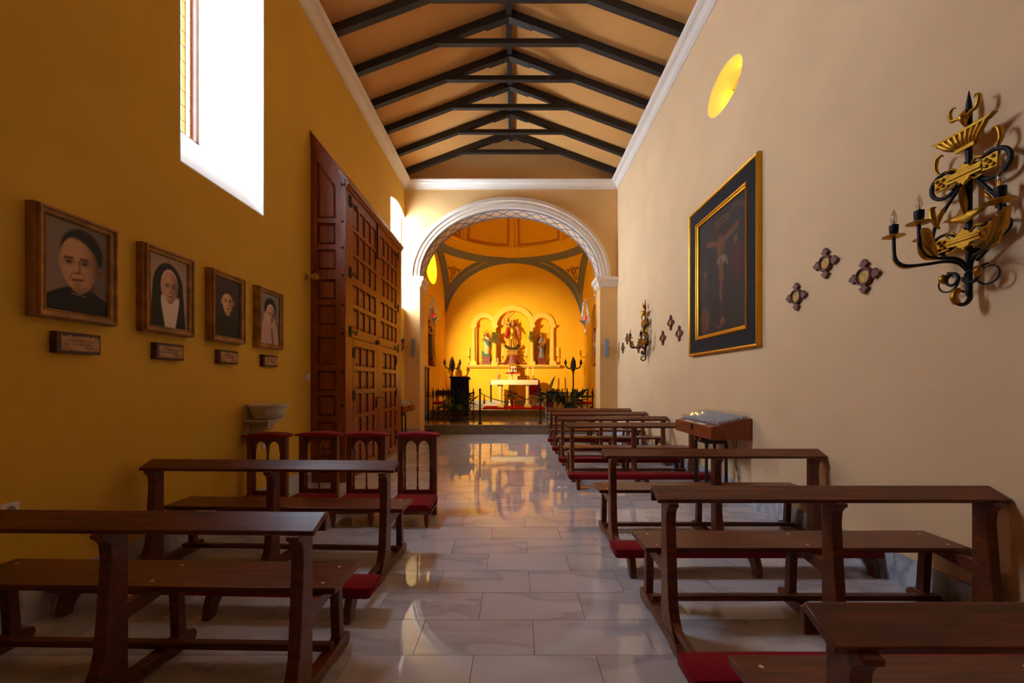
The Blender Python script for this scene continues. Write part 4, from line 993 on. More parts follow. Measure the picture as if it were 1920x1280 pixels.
# ================================================================ STATIONS OF THE CROSS (small carved crosses)
def make_cross():
    t = thing('station_cross', 'carved cross', 'cross', (0, 0, 0), 0, 'carved station crosses on the right wall')
    for k in range(4):
        a = k * PI / 2; R = Matrix.Rotation(a, 4, 'X')
        pts = [(-0.024, 0.045), (-0.019, 0.078), (-0.040, 0.092), (-0.034, 0.100), (-0.026, 0.100), (-0.022, 0.112), (-0.013, 0.124), (0, 0.133), (0.013, 0.124), (0.022, 0.112), (0.026, 0.100), (0.034, 0.100), (0.040, 0.092), (0.019, 0.078), (0.024, 0.045)]
        m = MB().poly(pts, -0.028, -0.004, 'x').xf(R); part('cross_arm', m, 'crosswood', t)
    ring = [[(x, r * math.cos(2 * PI * i / 28), r * math.sin(2 * PI * i / 28)) for i in range(28)] for r, x in ((0.070, 0), (0.070, -0.028), (0.066, -0.036), (0.058, -0.036), (0.054, -0.028), (0.052, -0.012))]
    part('ring', MB().loft(ring, True, False), 'crosswood', t)
    part('medallion', MB().lathe([(0.055, 0), (0.055, 0.018), (0.03, 0.025), (0.001, 0.026)], 0, 0, 0, 24).xf(Matrix.Rotation(-PI / 2, 4, 'Y')), 'relief', t)
    return t
X0 = make_cross()
cl = ['carved wooden cross, lowest and leftmost of the three right of the painting', 'carved wooden cross, topmost of the three right of the painting', 'carved wooden cross, closest of the three to the near gilded sconce',
      'small carved cross left of the far sconce, the upper one', 'small carved cross left of the far sconce, lowest by the corner', 'small carved cross hanging behind the arms of the far sconce',
      'carved cross nearest the right side of the far sconce', 'carved cross, topmost of the three beside the far sconce', 'carved cross closest to the left edge of the painting']
for i, (y, z) in enumerate(((3.78, 2.22), (3.425, 2.43), (3.045, 2.215), (9.474, 2.45), (9.846, 2.27), (8.60, 2.18), (7.199, 2.215), (6.832, 2.435), (6.479, 2.207))):
    if i == 0: X0.location = (XR, y, z); X0['label'] = cl[0]
    else: copy_tree(X0, None, (XR, y, z), None, cl[i])
# ================================================================ GILDED WALL SCONCES
def curl(mb, c, r, plane, r0=0.008, t0=0.0, turns=1.2, sgn=1, shrink=0.55, flat=None):
    """spiral in the (u,z) or (x,z) plane"""
    pts = []; n = 18
    for i in range(n + 1):
        f = i / n; t = t0 + sgn * 2 * PI * turns * f; rr = r * (1 - shrink * f)
        a, b = rr * math.cos(t), rr * math.sin(t)
        pts.append((c[0], c[1] + a, c[2] + b) if plane == 'u' else (c[0] + a, c[1], c[2] + b))
    return mb.tube(pts, [r0 * (1 - 0.4 * i / n) for i in range(n + 1)], 6, flat=flat)
def blade(mb, pts, w, flat=0.25):
    n = len(pts); return mb.tube(pts, [max(0.0015, w * math.sin(PI * (0.12 + 0.86 * i / (n - 1)))) for i in range(n)], 6, flat=flat)
def make_sconce():
    t = thing('wall_sconce', 'black iron sconce', 'sconce', (0, 0, 0), 0, 'black and gold wall sconces')
    X = -0.055
    part('stem', MB().lathe([(0.015, 0.06), (0.015, 1.14), (0.013, 1.17), (0.002, 1.245)], X, 0, 0, 12).box(X, 0, -0.012, 0.012, 0.30, 0.33).box(X, 0, -0.012, 0.012, 0.80, 0.83), 'iron', t)
    bs = MB(); pts = [(X, 0, 0.10)]
    for i in range(15):
        f = i / 14; a = PI * 2 * 0.85 * f; pts.append((X - 0.045 + 0.05 * (1 - 0.35 * f) * math.cos(a), 0, 0.05 - 0.05 * (1 - 0.35 * f) * math.sin(a)))
    bs.tube(pts, [0.014] + [0.013 - 0.0005 * i for i in range(15)], 6); part('bottom_scroll', bs, 'iron', t)
    part('gilt_scroll_tip', MB().tube([(X - 0.045 + 0.042 * math.cos(a), 0, 0.05 - 0.042 * math.sin(a)) for a in (2.2, 2.7, 3.2, 3.8, 4.3)], 0.018, 6), 'gold', t)
    for s_ in (-1, 1):
        part('ring_scroll', curl(MB(), (X - 0.01, s_ * 0.105, 0.155), 0.062, 'u', 0.006, PI / 2, 1.15, s_, 0.3), 'iron', t)
        part('ring_scroll', curl(MB(), (X - 0.045, s_ * 0.05, 0.16), 0.04, 'u', 0.011, 0, 1.2, s_, 0.35), 'iron', t)
        part('gilt_leaf', MB().tube([(X - 0.05, s_ * 0.085, 0.20), (X - 0.055, s_ * 0.092, 0.175), (X - 0.05, s_ * 0.08, 0.145)], [0.012, 0.02, 0.008], 6), 'gold', t)
        # lyre: rod from the upper plate down and round into the lower scroll
        lp = [(X, s_ * 0.02, 0.74), (X - 0.01, s_ * 0.09, 0.645), (X - 0.015, s_ * 0.155, 0.55), (X - 0.015, s_ * 0.185, 0.47), (X - 0.012, s_ * 0.175, 0.39), (X - 0.008, s_ * 0.12, 0.32), (X, s_ * 0.04, 0.25)]
        part('lyre_rod', MB().tube(lp, 0.010, 8), 'iron', t)
        part('c_scroll', MB().tube([(X - 0.006, s_ * (0.13 + 0.07 * math.cos(a)), 0.40 + 0.055 * math.sin(a)) for a in [2.6 - 0.45 * k for k in range(13)]], 0.009, 8), 'iron', t)
        part('c_scroll', MB().tube([(X - 0.006, s_ * (0.125 + 0.075 * math.cos(a)), 0.755 + 0.075 * math.sin(a)) for a in [2.3 - 0.42 * k for k in range(13)]], 0.012, 8), 'iron', t)
        g = MB(); blade(g, [(X - 0.012, s_ * 0.14, 0.825), (X - 0.016, s_ * 0.165, 0.87), (X - 0.018, s_ * 0.16, 0.93), (X - 0.016, s_ * 0.135, 0.945), (X - 0.014, s_ * 0.125, 0.93)], 0.016, 0.6); part('gilt_curl', g, 'gold', t, ang=80)
        g = MB(); blade(g, [(X - 0.016, s_ * 0.145, 0.50), (X - 0.03, s_ * 0.165, 0.56), (X - 0.03, s_ * 0.175, 0.63), (X - 0.022, s_ * 0.155, 0.64)], 0.022, 0.6); blade(g, [(X - 0.02, s_ * 0.15, 0.52), (X - 0.035, s_ * 0.12, 0.58), (X - 0.03, s_ * 0.10, 0.62)], 0.015, 0.6); part('gilt_curl', g, 'gold', t, ang=80)
    for zc_, w in ((0.385, 1.0), (0.765, 1.05)):
        g = MB()
        for k in (-1, 0, 1): g.box(X - 0.034 - (0.006 if k == 0 else 0), X - 0.016, -0.085 * w, 0.085 * w, zc_ + k * 0.018 - 0.007, zc_ + k * 0.018 + 0.007)
        for s_ in (-1, 1):
            g.poly([(s_ * 0.085 * w, zc_ - 0.035), (s_ * 0.15 * w, zc_ - 0.04), (s_ * 0.155 * w, zc_ + 0.04), (s_ * 0.085 * w, zc_ + 0.035)], X - 0.03, X - 0.012, 'x')
            for a, b in ((0.105, -0.018), (0.105, 0.018), (0.137, -0.022), (0.137, 0.022), (0.121, 0)): g.ell((X - 0.033, s_ * a * w, zc_ + b), 0.011, 8, 5)
            g.poly([(-0.035, zc_ + s_ * 0.025), (0.035, zc_ + s_ * 0.025), (0.026, zc_ + s_ * 0.042), (0.008, zc_ + s_ * 0.05), (0, zc_ + s_ * 0.066), (-0.008, zc_ + s_ * 0.05), (-0.026, zc_ + s_ * 0.042)], X - 0.036, X - 0.012, 'x')
            for q in (-1, 1): blade(g, [(X - 0.025, q * 0.03, zc_ + s_ * 0.028), (X - 0.032, q * 0.06, zc_ + s_ * 0.055), (X - 0.03, q * 0.09, zc_ + s_ * 0.05), (X - 0.028, q * 0.10, zc_ + s_ * 0.06)], 0.010, 0.7)
        part('gilt_plate', g, 'gold', t)
    g = MB()
    blade(g, [(X - 0.018, 0.0, 0.52), (X - 0.03, 0.0, 0.60), (X - 0.034, 0.004, 0.66), (X - 0.018, 0.0, 0.71)], 0.026, 0.5)
    for s_ in (-1, 1):
        g.loft([[(X - 0.02, s_ * (0.0 + 0.115 * f), 0.545 - 0.01 * f), (X - 0.034, s_ * (0.115 * f), 0.515 - 0.025 * math.sin(6 * f) * 0.3 - 0.0 * f), (X - 0.022, s_ * (0.115 * f), 0.475 + 0.05 * f)] for f in (0, 0.25, 0.5, 0.75, 1)])
    part('gilt_drape', g, 'gold', t, ang=70)
    g = MB()                               # fluted crown
    for k in range(-4, 5):
        u0, u1 = k / 4.5 * 0.14, k / 4.5 * 0.05
        g.tube([(X - 0.015, u1, 0.925), (X - 0.036, (u0 + u1) / 2, 0.955), (X - 0.045, u0, 1.0)], [0.010, 0.014, 0.014], 6)
    g.poly([(-0.165, 1.018), (-0.13, 0.998), (0.13, 0.998), (0.165, 1.018), (0.12, 1.012), (-0.12, 1.012)], X - 0.058, X - 0.026, 'x').box(X - 0.03, X - 0.01, -0.05, 0.05, 0.905, 0.925)
    part('gilt_crown', g, 'gold', t)
    g = MB()
    blade(g, [(X - 0.018, 0, 1.04), (X - 0.03, 0, 1.09), (X - 0.02, 0, 1.14)], 0.03, 0.5)
    for s_ in (-1, 1): blade(g, [(X - 0.018, 0, 1.06), (X - 0.028, s_ * 0.03, 1.10), (X - 0.03, s_ * 0.065, 1.11), (X - 0.028, s_ * 0.075, 1.16), (X - 0.026, s_ * 0.06, 1.185), (X - 0.024, s_ * 0.045, 1.17)], 0.013, 0.8)
    part('gilt_finial', g, 'gold', t, ang=80)
    for x, u in ((-0.31, 0.19), (-0.365, -0.02), (-0.24, -0.30)):
        L_ = lambda f, z: (X + (x - X) * f, u * f, z)
        arm = part('candle_arm', MB().tube([L_(0, 0.19), L_(0.12, 0.25), L_(0.3, 0.272), L_(0.55, 0.27), L_(0.8, 0.275), L_(0.93, 0.30), L_(0.99, 0.35), L_(1, 0.46)], 0.0095, 8), 'iron', t)
        lf = MB(); blade(lf, [L_(0.62, 0.262), L_(0.85, 0.264), L_(0.97, 0.295), L_(1.04, 0.35)], 0.014, 0.4)
        if u < 0.1:
            for a in (-0.5, 0, 0.5): blade(lf, [L_(0.66, 0.275), (X + (x - X) * 0.86 + a * 0.05, u * 0.86 + a * 0.09, 0.33), (X + (x - X) * 0.95 + a * 0.12, u * 0.95 + a * 0.16, 0.395), (X + (x - X) * 1.04 + a * 0.16, u * 1.04 + a * 0.22, 0.40)], 0.025, 0.4)
        part('gilt_leaf', lf, 'gold', arm, ang=80)
        part('drip_pan', MB().lathe([(0.008, 0.0), (0.03, 0.004), (0.058, 0.014), (0.056, 0.017), (0.02, 0.01)], x, u, 0.455, 20), 'gold', arm)
        part('candle_sleeve', MB().lathe([(0.021, 0), (0.021, 0.03), (0.023, 0.034), (0.024, 0.075), (0.018, 0.078)], x, u, 0.465, 14), 'iron', arm)
        part('bulb', MB().lathe([(0.010, 0), (0.016, 0.02), (0.018, 0.035), (0.014, 0.062), (0.006, 0.085), (0.001, 0.097)], x, u, 0.543, 12), 'bulb', arm)
        part('filament', MB().lathe([(0.006, 0), (0.003, 0.02), (0.004, 0.03)], x, u, 0.543, 8), 'brass', arm)
    return t
MB.SUB = 4
SC = make_sconce(); MB.SUB = 1; SC.location = (XR, 2.31, 1.85); SC['label'] = 'large gilded iron sconce cut by the right edge of the photo'
copy_tree(SC, None, (XR, 8.03, 1.85), None, 'small looking gilded sconce on the right wall near the arch')
copy_tree(SC, None, (XL, 8.92, 1.85), (0, 0, PI), 'iron sconce on the left wall mostly hidden behind the wooden doors')

# ================================================================ VOTIVE CANDLE STANDS
def make_votive():
    t = thing('votive_stand', 'votive stand', 'candle stand', (0, 0, 0), 0, 'votive candle stands')
    # local: x from 0 (wall) to -0.47 (aisle), y -0.5..0.5
    box = [(-0.012, 0.75), (-0.012, 1.0), (-0.47, 0.90), (-0.47, 0.755)]
    part('wooden_box', MB().poly(box, -0.5, 0.5, 'y'), 'doorh', t, bevel=0.004)
    part('lock', MB().box(-0.478, -0.468, -0.04, 0.0, 0.84, 0.89).tube([(-0.48, -0.03, 0.87), (-0.485, -0.02, 0.83), (-0.48, -0.01, 0.81)], 0.007, 6), 'black', t)
    for y in (-0.17, 0.16): part('paper_note', MB().poly([(-0.455, 0.9045), (-0.405, 0.9155), (-0.405, 0.917), (-0.455, 0.906)], y - 0.12, y + 0.12, 'y'), 'paper', t)
    part('steel_stand', MB().box(-0.36, -0.10, -0.15, 0.15, 0.66, 0.75), 'black', t)
    for x in (-0.35, -0.11):
        for y in (-0.14, 0.14): part('leg', MB().box(x - 0.014, x + 0.014, y - 0.014, y + 0.014, 0, 0.66), 'black', t)
    part('padlock', MB().lathe([(0.02, 0), (0.024, 0.02), (0.02, 0.045)], -0.38, -0.05, 0.69, 10), 'brass', t)
    cup = MB().lathe([(0.014, 0), (0.017, 0.01), (0.019, 0.038), (0.017, 0.038), (0.013, 0.006), (0.001, 0.005)], 0, 0, 0, 10).mesh('candle_cup', 'cupglass')
    fl_ = MB().lathe([(0.002, 0), (0.006, 0.006), (0.005, 0.014), (0.001, 0.024)], 0, 0, 0, 8).mesh('flame', 'flame')
    lit = {(1, 17), (2, 18), (2, 15), (4, 16), (3, 18)}
    for i in range(8):
        x = -0.36 + 0.043 * i; zt = 1.0 + (x + 0.012) * 0.2183
        for j in range(20):
            y = -0.45 + 0.0474 * j
            c = link('candle_cup', cup, t, (x, y, zt))
            if (i, j) in lit: link('flame', fl_, c, (0, 0, 0.034))
    cov = MB()
    cov.poly([(-0.40, 0.916), (-0.012, 1.001), (-0.012, 1.055), (-0.40, 0.97)], -0.478, -0.475, 'y').poly([(-0.40, 0.916), (-0.012, 1.001), (-0.012, 1.055), (-0.40, 0.97)], 0.475, 0.478, 'y')
    cov.poly([(-0.40, 0.916), (-0.40, 0.97), (-0.403, 0.97), (-0.403, 0.916)], -0.478, 0.478, 'y').poly([(-0.403, 0.968), (-0.012, 1.053), (-0.012, 1.057), (-0.403, 0.972)], -0.478, 0.478, 'y')
    part('clear_cover', cov, 'acrylic', t, smooth=False)
    part('cable', MB().tube([(-0.02, -0.2, 0.74), (-0.025, -0.21, 0.5), (-0.03, -0.26, 0.25), (-0.04, -0.3, 0.02)], 0.004, 6).tube([(-0.02, -0.12, 0.74), (-0.02, -0.19, 0.4), (-0.03, -0.3, 0.22), (-0.05, -0.18, 0.03)], 0.004, 6), 'black', t)
    return t
VO = make_votive(); VO.location = (XR, 5.0, 0); VO['label'] = 'wooden votive candle stand with clear cups among the right hand benches'
copy_tree(VO, None, (XL, 9.05, 0), (0, 0, PI), 'votive stand on the far left, peeking out past the wooden doors')

# ================================================================ HOLY WATER FONT, FITTINGS
f = thing('holy_water_font', 'carved white stone holy water font on a wall bracket', 'font', (XL, 4.33, 0))
part('bowl', MB().lathe([(0.06, 1.01), (0.12, 1.02), (0.155, 1.06), (0.17, 1.11), (0.176, 1.14), (0.195, 1.15), (0.195, 1.17), (0.175, 1.172), (0.15, 1.13), (0.08, 1.07), (0.001, 1.06)], 0.20, 0, 0, 28), 'marblewhite', f)
part('bracket_shelf', MB().box(0.0, 0.27, -0.13, 0.13, 0.985, 1.01).box(0, 0.25, -0.11, 0.11, 0.965, 0.985), 'marblewhite', f, bevel=0.004)
part('bracket', MB().poly([(0.02, 0.965), (0.21, 0.965), (0.225, 0.94), (0.215, 0.91), (0.17, 0.885), (0.12, 0.86), (0.07, 0.83), (0.04, 0.79), (0.02, 0.78)], -0.055, 0.055, 'y').lathe([(0.03, -0.06), (0.03, 0.06)], 0, 0, 0, 12).xf(Matrix.Identity(4)), 'marblewhite', f, ang=30)
part('back_plate', MB().poly([(-0.10, 1.17), (-0.10, 0.80), (-0.07, 0.76), (0.07, 0.76), (0.10, 0.80), (0.10, 1.17)], 0.0, 0.022, 'x'), 'marblewhite', f, bevel=0.004)
def outlet(label, x, y, z, sg):
    t = thing('wall_outlet', label, 'outlet', (x, y, z))
    part('cover_plate', MB().box(0, sg * 0.009, -0.042, 0.042, -0.042, 0.042), 'plastic', t, bevel=0.003)
    part('socket', MB().lathe([(0.022, 0), (0.022, 0.003), (0.016, 0.003), (0.016, 0.001), (0.001, 0.001)], 0, 0, 0, 16).xf(Matrix.Translation((sg * 0.009, 0, 0)) @ Matrix.Rotation(sg * PI / 2, 4, 'Y')), 'grey', t)
outlet('white wall socket low on the left wall at the left edge', XL, 2.26, 0.68, 1)
t = thing('wall_switch', 'white switch low on the wall below the font', 'switch', (XL, 4.56, 0.70))
part('cover_plate', MB().box(0, 0.012, -0.04, 0.04, -0.055, 0.055), 'plastic', t, bevel=0.003); part('rocker', MB().box(0.012, 0.017, -0.022, 0.022, -0.03, 0.03), 'plastic', t, bevel=0.002)
t = thing('wall_control', 'small white control box on the wall beside the door side panel', 'switch', (XL, 5.50, 1.48))
part('box', MB().box(0, 0.03, -0.04, 0.04, -0.045, 0.045), 'plastic', t, bevel=0.006); part('button', MB().box(0.03, 0.033, -0.015, 0.015, -0.02, 0.005), 'grey', t)
t = thing('wall_spotlight', 'small brass spotlight fixed to the wall beside the door side panel', 'lamp', (XL, 5.46, 2.86))
part('mount', MB().lathe([(0.04, 0), (0.04, 0.015), (0.03, 0.022)], 0, 0, 0, 16).xf(Matrix.Rotation(PI / 2, 4, 'Y')), 'brass', t)
part('arm', MB().tube([(0.02, 0, 0), (0.09, 0, 0.0)], 0.01, 8), 'brass', t)
part('lamp_head', MB().lathe([(0.02, 0), (0.035, 0.02), (0.04, 0.05), (0.05, 0.07), (0.048, 0.075), (0.02, 0.06)], 0, 0, 0, 16).xf(Matrix.Translation((0.08, 0, 0)) @ Matrix.Rotation(PI / 2, 4, 'Y')), 'brass', t)
for lab, x, sg, z in (('grey column speaker mounted on the left pier of the arch', -2.675, 1, 2.31), ('grey column speaker mounted on the right pier of the arch', 2.43, -1, 2.30)):
    t = thing('column_speaker', lab, 'speaker', (x, YF, z), 0, 'column speakers beside the arch')
    part('cabinet', MB().box(-0.045, 0.045, -0.20, -0.11, -0.235, 0.235).xf(Matrix.Rotation(sg * 0.35, 4, 'Z')), 'grey', t, bevel=0.006)
    part('grille', MB().box(-0.036, 0.036, -0.205, -0.2, -0.22, 0.22).xf(Matrix.Rotation(sg * 0.35, 4, 'Z')), 'slate', t)
    part('bracket', MB().box(-0.015, 0.015, -0.12, -0.005, -0.02, 0.02).box(-0.03, 0.03, -0.008, 0, -0.08, 0.08), 'grey', t)
t = thing('floor_box', 'small black box standing at the foot of the chancel step', 'box', (-2.30, 10.84, 0))
part('case', MB().box(-0.085, 0.085, -0.06, 0.06, 0.0, 0.12), 'black', t, bevel=0.008); part('lid', MB().box(-0.08, 0.08, -0.055, 0.055, 0.12, 0.13), 'black', t)

# ================================================================ CHANCEL FURNITURE
Z1, Z2 = 0.262, 0.475
# sanctuary lamps on brackets
for lab, x, zt, s_, xp in (('silver sanctuary lamp with ruby glass hanging by the left pier', -2.23, 3.75, -1, AX - AA), ('silver sanctuary lamp with ruby glass hanging by the right pier', 1.925, 3.66, 1, AX + AA)):
    t = thing('sanctuary_lamp', lab, 'lamp', (x, 10.88, zt), 0, 'hanging sanctuary lamps')
    d = xp - x
    part('bracket', MB().tube([(d, 0, 0.03), (d * 0.6, 0, 0.05), (d * 0.3, 0, 0.03), (0, 0, 0.04), (0, 0, 0.0)], 0.007, 6).tube([(d, 0, 0.22), (d * 0.8, 0, 0.18), (d * 0.88, 0, 0.1), (d, 0, 0.03)], 0.008, 6).box(d - s_ * 0.0, d - s_ * 0.012, -0.03, 0.03, 0.0, 0.25), 'silver', t)
    part('crown', MB().lathe([(0.004, 0.0), (0.015, -0.03), (0.045, -0.06), (0.06, -0.075), (0.055, -0.085), (0.01, -0.08)], 0, 0, 0, 16), 'silver', t)
    for k in range(4):
        a = PI / 4 + k * PI / 2; m = MB()
        for i in range(11):
            f_ = i / 10; r = 0.05 + 0.09 * f_; z = -0.085 - 0.46 * f_
            m.ell((r * math.cos(a), r * math.sin(a), z), (0.021, 0.021, 0.026), 8, 6)
        part('chain', m, 'silver', t)
    part('dish', MB().lathe([(0.005, -0.78), (0.02, -0.76), (0.012, -0.72), (0.03, -0.70), (0.055, -0.67), (0.09, -0.62), (0.155, -0.585), (0.165, -0.565), (0.15, -0.56), (0.09, -0.59), (0.04, -0.60), (0.001, -0.60)], 0, 0, 0, 24), 'silver', t)
    part('pendant', MB().lathe([(0.004, -0.92), (0.018, -0.91), (0.02, -0.87), (0.008, -0.85), (0.016, -0.82), (0.006, -0.78)], 0, 0, 0, 12), 'silver', t)
    part('ruby_glass', MB().lathe([(0.04, -0.595), (0.045, -0.56), (0.047, -0.44), (0.043, -0.44), (0.038, -0.58), (0.001, -0.585)], 0, 0, 0, 16), 'redglass', t)
    part('flame', MB().lathe([(0.003, 0), (0.012, 0.015), (0.008, 0.03), (0.001, 0.045)], 0, 0, -0.555, 8), 'redglow', t)

# railings
def railing(label, xs, xw):
    t = thing('iron_railing', label, 'railing', (0, 11.6, Z1))
    lo, hi = min(xs + [xw]), max(xs + [xw])
    part('top_rail', MB().box(lo, hi, -0.012, 0.012, 0.765, 0.783), 'iron', t); part('bottom_rail', MB().box(lo, hi, -0.012, 0.012, 0.062, 0.08), 'iron', t)
    bar = MB().tube([(0, 0, 0.07), (0, 0, 0.80)], 0.0125, 6).lathe([(0.0125, 0.74), (0.024, 0.77), (0.016, 0.80), (0.036, 0.835), (0.018, 0.85), (0.024, 0.87), (0.034, 0.885), (0.015, 0.90), (0.02, 0.92), (0.015, 0.96), (0.002, 1.0)], 0, 0, 0, 8).lathe([(0.009, 0.42), (0.016, 0.43), (0.009, 0.44)], 0, 0, 0, 8).mesh('bar', 'iron')
    sc = MB()
    for s_ in (-1, 1):
        curl(sc, (0, s_ * 0.036, 0.115), 0.033, 'u', 0.009, -PI / 2, 1.2, s_, 0.5); curl(sc, (0, s_ * 0.034, 0.205), 0.03, 'u', 0.009, PI / 2, 1.1, -s_, 0.5); curl(sc, (0, s_ * 0.026, 0.84), 0.024, 'u', 0.007, 0, 1.0, s_, 0.4); curl(sc, (0, s_ * 0.026, 0.73), 0.022, 'u', 0.006, 0, 1.0, s_, 0.4)
    scm = sc.xf(Matrix.Rotation(PI / 2, 4, 'Z')).mesh('scroll', 'iron')
    for x in xs:
        b = link('bar', bar, t, (x, 0, 0)); link('scroll', scm, b)
    part('end_post', MB().box(xs[0] - 0.018, xs[0] + 0.018, -0.018, 0.018, 0, 0.9), 'iron', t); part('end_post', MB().box(xs[-1] - 0.014, xs[-1] + 0.014, -0.014, 0.014, 0, 0.8), 'iron', t)
railing('black iron railing with spear tips left of the altar opening', [-2.52 + 0.1465 * i for i in range(10)], CXL + 0.005)
railing('black iron railing with spear tips behind the right hand benches', [2.27 - 0.147 * i for i in range(10)], CXR - 0.005)
# barrier posts and rope
for x, lab in ((-0.975, 'black rope post at the left of the altar opening'), (0.72, 'black rope post at the right of the altar opening')):
    t = thing('barrier_post', lab, 'post', (x, 11.2, Z1), 0, 'rope posts on the chancel step')
    part('shaft', MB().lathe([(0.045, 0), (0.045, 0.05), (0.03, 0.06), (0.028, 0.40), (0.034, 0.42), (0.026, 0.44), (0.024, 0.86), (0.034, 0.88), (0.022, 0.91)], 0, 0, 0, 12), 'iron', t)
    part('knob', MB().ell((0, 0, 0.95), (0.034, 0.034, 0.045), 12, 8), 'iron', t); part('foot_plate', MB().lathe([(0.07, 0), (0.07, 0.012)], 0, 0, 0, 16), 'iron', t)
t = thing('barrier_rope', 'dark cord slung between the two rope posts, with a red tassel', 'rope', (0, 11.2, 0))
part('cord', MB().tube([(-0.95 + 1.645 * i / 20, 0, 1.115 - 0.235 * (1 - ((i - 10) / 10) ** 2) - 0.02 * i / 20) for i in range(21)], 0.012, 8), 'cordm', t)
part('tassel', MB().lathe([(0.004, 0.24), (0.012, 0.22), (0.018, 0.19), (0.01, 0.17), (0.016, 0.15), (0.026, 0.03), (0.024, 0.0)], -0.855, 0, 0.815, 10), 'redseat', t)

# altar table
t = thing('altar_table', 'white stone altar table on two columns under a lace cloth', 'altar', (-0.01, 15.05, Z2 + 0.012))
part('table_top', MB().box(-0.88, 0.88, -0.18, 0.55, 0.945, 1.03), 'cream', t, bevel=0.006)
for x in (-0.53, 0.50):
    part('column', MB().lathe([(0.10, 0.11), (0.085, 0.14), (0.075, 0.18), (0.068, 0.72), (0.085, 0.76), (0.11, 0.84), (0.12, 0.86)], x, 0, 0, 18), 'cream', t)
    part('column_base', MB().box(x - 0.13, x + 0.13, -0.13, 0.13, 0, 0.06).box(x - 0.115, x + 0.115, -0.115, 0.115, 0.06, 0.11), 'cream', t, bevel=0.005)
    part('capital', MB().box(x - 0.14, x + 0.14, -0.14, 0.14, 0.86, 0.945), 'cream', t, bevel=0.004)
t = thing('altar_cloth', 'white lace altar cloth with scalloped hem and dark side hangings', 'cloth', (-0.01, 15.05, Z2 + 0.012))
part('top_cloth', MB().box(-0.885, 0.885, -0.185, 0.555, 1.03, 1.036), 'lace', t)
hem = [(-0.885, 1.036)] + [(-0.885 + 1.77 * i / 60, 0.865 - 0.022 * abs(math.sin(PI * i / 3))) for i in range(61)] + [(0.885, 1.036)]
part('front_lace', MB().poly(hem, -0.192, -0.186, 'y'), 'lace', t, smooth=False)
for s_ in (-1, 1): part('side_hanging', MB().poly([(-0.16, 1.034), (-0.16, 0.26), (-0.12, 0.19), (0.5, 0.19), (0.54, 0.26), (0.54, 1.034)], s_ * 0.888, s_ * 0.905, 'x'), 'navy', t)
tag(part('altar_carpet', MB().box(-1.17, 1.12, 14.15, 16.0, Z2, Z2 + 0.012), 'carpet', None), 'red carpet laid under the altar table', 'carpet')
# altar crucifix, candles
t = thing('altar_crucifix', 'slim silver crucifix standing on the left end of the altar', 'crucifix', (-0.64, 15.1, Z2 + 1.049))
part('base', MB().lathe([(0.07, 0), (0.07, 0.02), (0.04, 0.05), (0.025, 0.09), (0.035, 0.11), (0.015, 0.13)], 0, 0, 0, 14), 'silver', t)
part('shaft', MB().tube([(0, 0, 0.12), (0, 0, 0.82)], 0.011, 8), 'silver', t); part('crossbar', MB().box(-0.13, 0.13, -0.01, 0.01, 0.66, 0.69), 'silver', t)
part('corpus', MB().tube([(0, -0.02, 0.70), (0, -0.025, 0.6), (0, -0.02, 0.48)], [0.02, 0.025, 0.01], 8).tube([(-0.11, -0.015, 0.69), (0, -0.02, 0.67), (0.11, -0.015, 0.69)], 0.009, 6), 'brass', t)
def candlestick(label, x, y, z, hs, hc, rc, m='brass', wax='wax', group=None):
    t = thing('candlestick', label, 'candlestick', (x, y, z), 0, group)
    part('stick', MB().lathe([(0.055, 0), (0.055, 0.012), (0.02, 0.03), (0.014, hs * 0.3), (0.024, hs * 0.4), (0.012, hs * 0.5), (0.012, hs * 0.85), (0.045, hs * 0.95), (0.04, hs)], 0, 0, 0, 12), m, t)
    part('candle', MB().lathe([(rc, 0), (rc, hc), (0.002, hc + 0.004)], 0, 0, hs, 12), wax, t); part('wick', MB().tube([(0, 0, hs + hc), (0, 0, hs + hc + 0.015)], 0.002, 5), 'black', t)
candlestick('short red candle beside the altar crucifix', -0.57, 15.12, Z2 + 1.049, 0.08, 0.12, 0.03, 'silver', 'redwax')
candlestick('left one of two tall candles on the right of the altar', 0.50, 15.12, Z2 + 1.049, 0.17, 0.33, 0.018, group='tall altar candles')
candlestick('right one of two tall candles on the right of the altar', 0.70, 15.12, Z2 + 1.049, 0.17, 0.33, 0.018, group='tall altar candles')
for x, lab in ((-1.90, 'candlestick at the left end of the niche ledge'), (-0.49, 'candlestick on the ledge left of the archangel statue'), (0.50, 'candlestick on the ledge right of the archangel statue'), (1.76, 'candlestick at the right end of the niche ledge')):
    candlestick(lab, x, CYB - 0.16, 2.162, 0.36, 0.36, 0.021, 'brass', 'wax', 'candlesticks on the niche ledge')
# tabernacle on its pedestal
t = thing('tabernacle_pedestal', 'yellow plaster pedestal with red fringed cloth behind the altar', 'pedestal', (-0.07, 16.25, Z2))
part('pillar', MB().box(-0.18, 0.18, -0.15, 0.15, 0, 1.23), 'cream', t, bevel=0.005); part('shelf', MB().box(-0.29, 0.29, -0.2, 0.2, 1.23, 1.29), 'cream', t, bevel=0.006)
part('red_cloth', MB().box(-0.295, 0.295, -0.205, 0.205, 1.29, 1.365), 'redcape', t, bevel=0.008)
t = thing('tabernacle', 'small gilded tabernacle with silver door and cross on top', 'tabernacle', (-0.07, 16.25, Z2 + 1.366))
part('case', MB().poly([(-0.15, 0), (0.15, 0), (0.15, 0.27)] + arc(0, 0.27, 0.15, 0.10, 0, PI, 10)[1:-1] + [(-0.15, 0.27)], -0.13, 0.13, 'y'), 'giltwood', t)
dr = part('door', MB().poly([(-0.085, 0.02), (0.085, 0.02), (0.085, 0.2)] + arc(0, 0.2, 0.085, 0.06, 0, PI, 10)[1:-1] + [(-0.085, 0.2)], -0.142, -0.13, 'y'), 'lace', t)
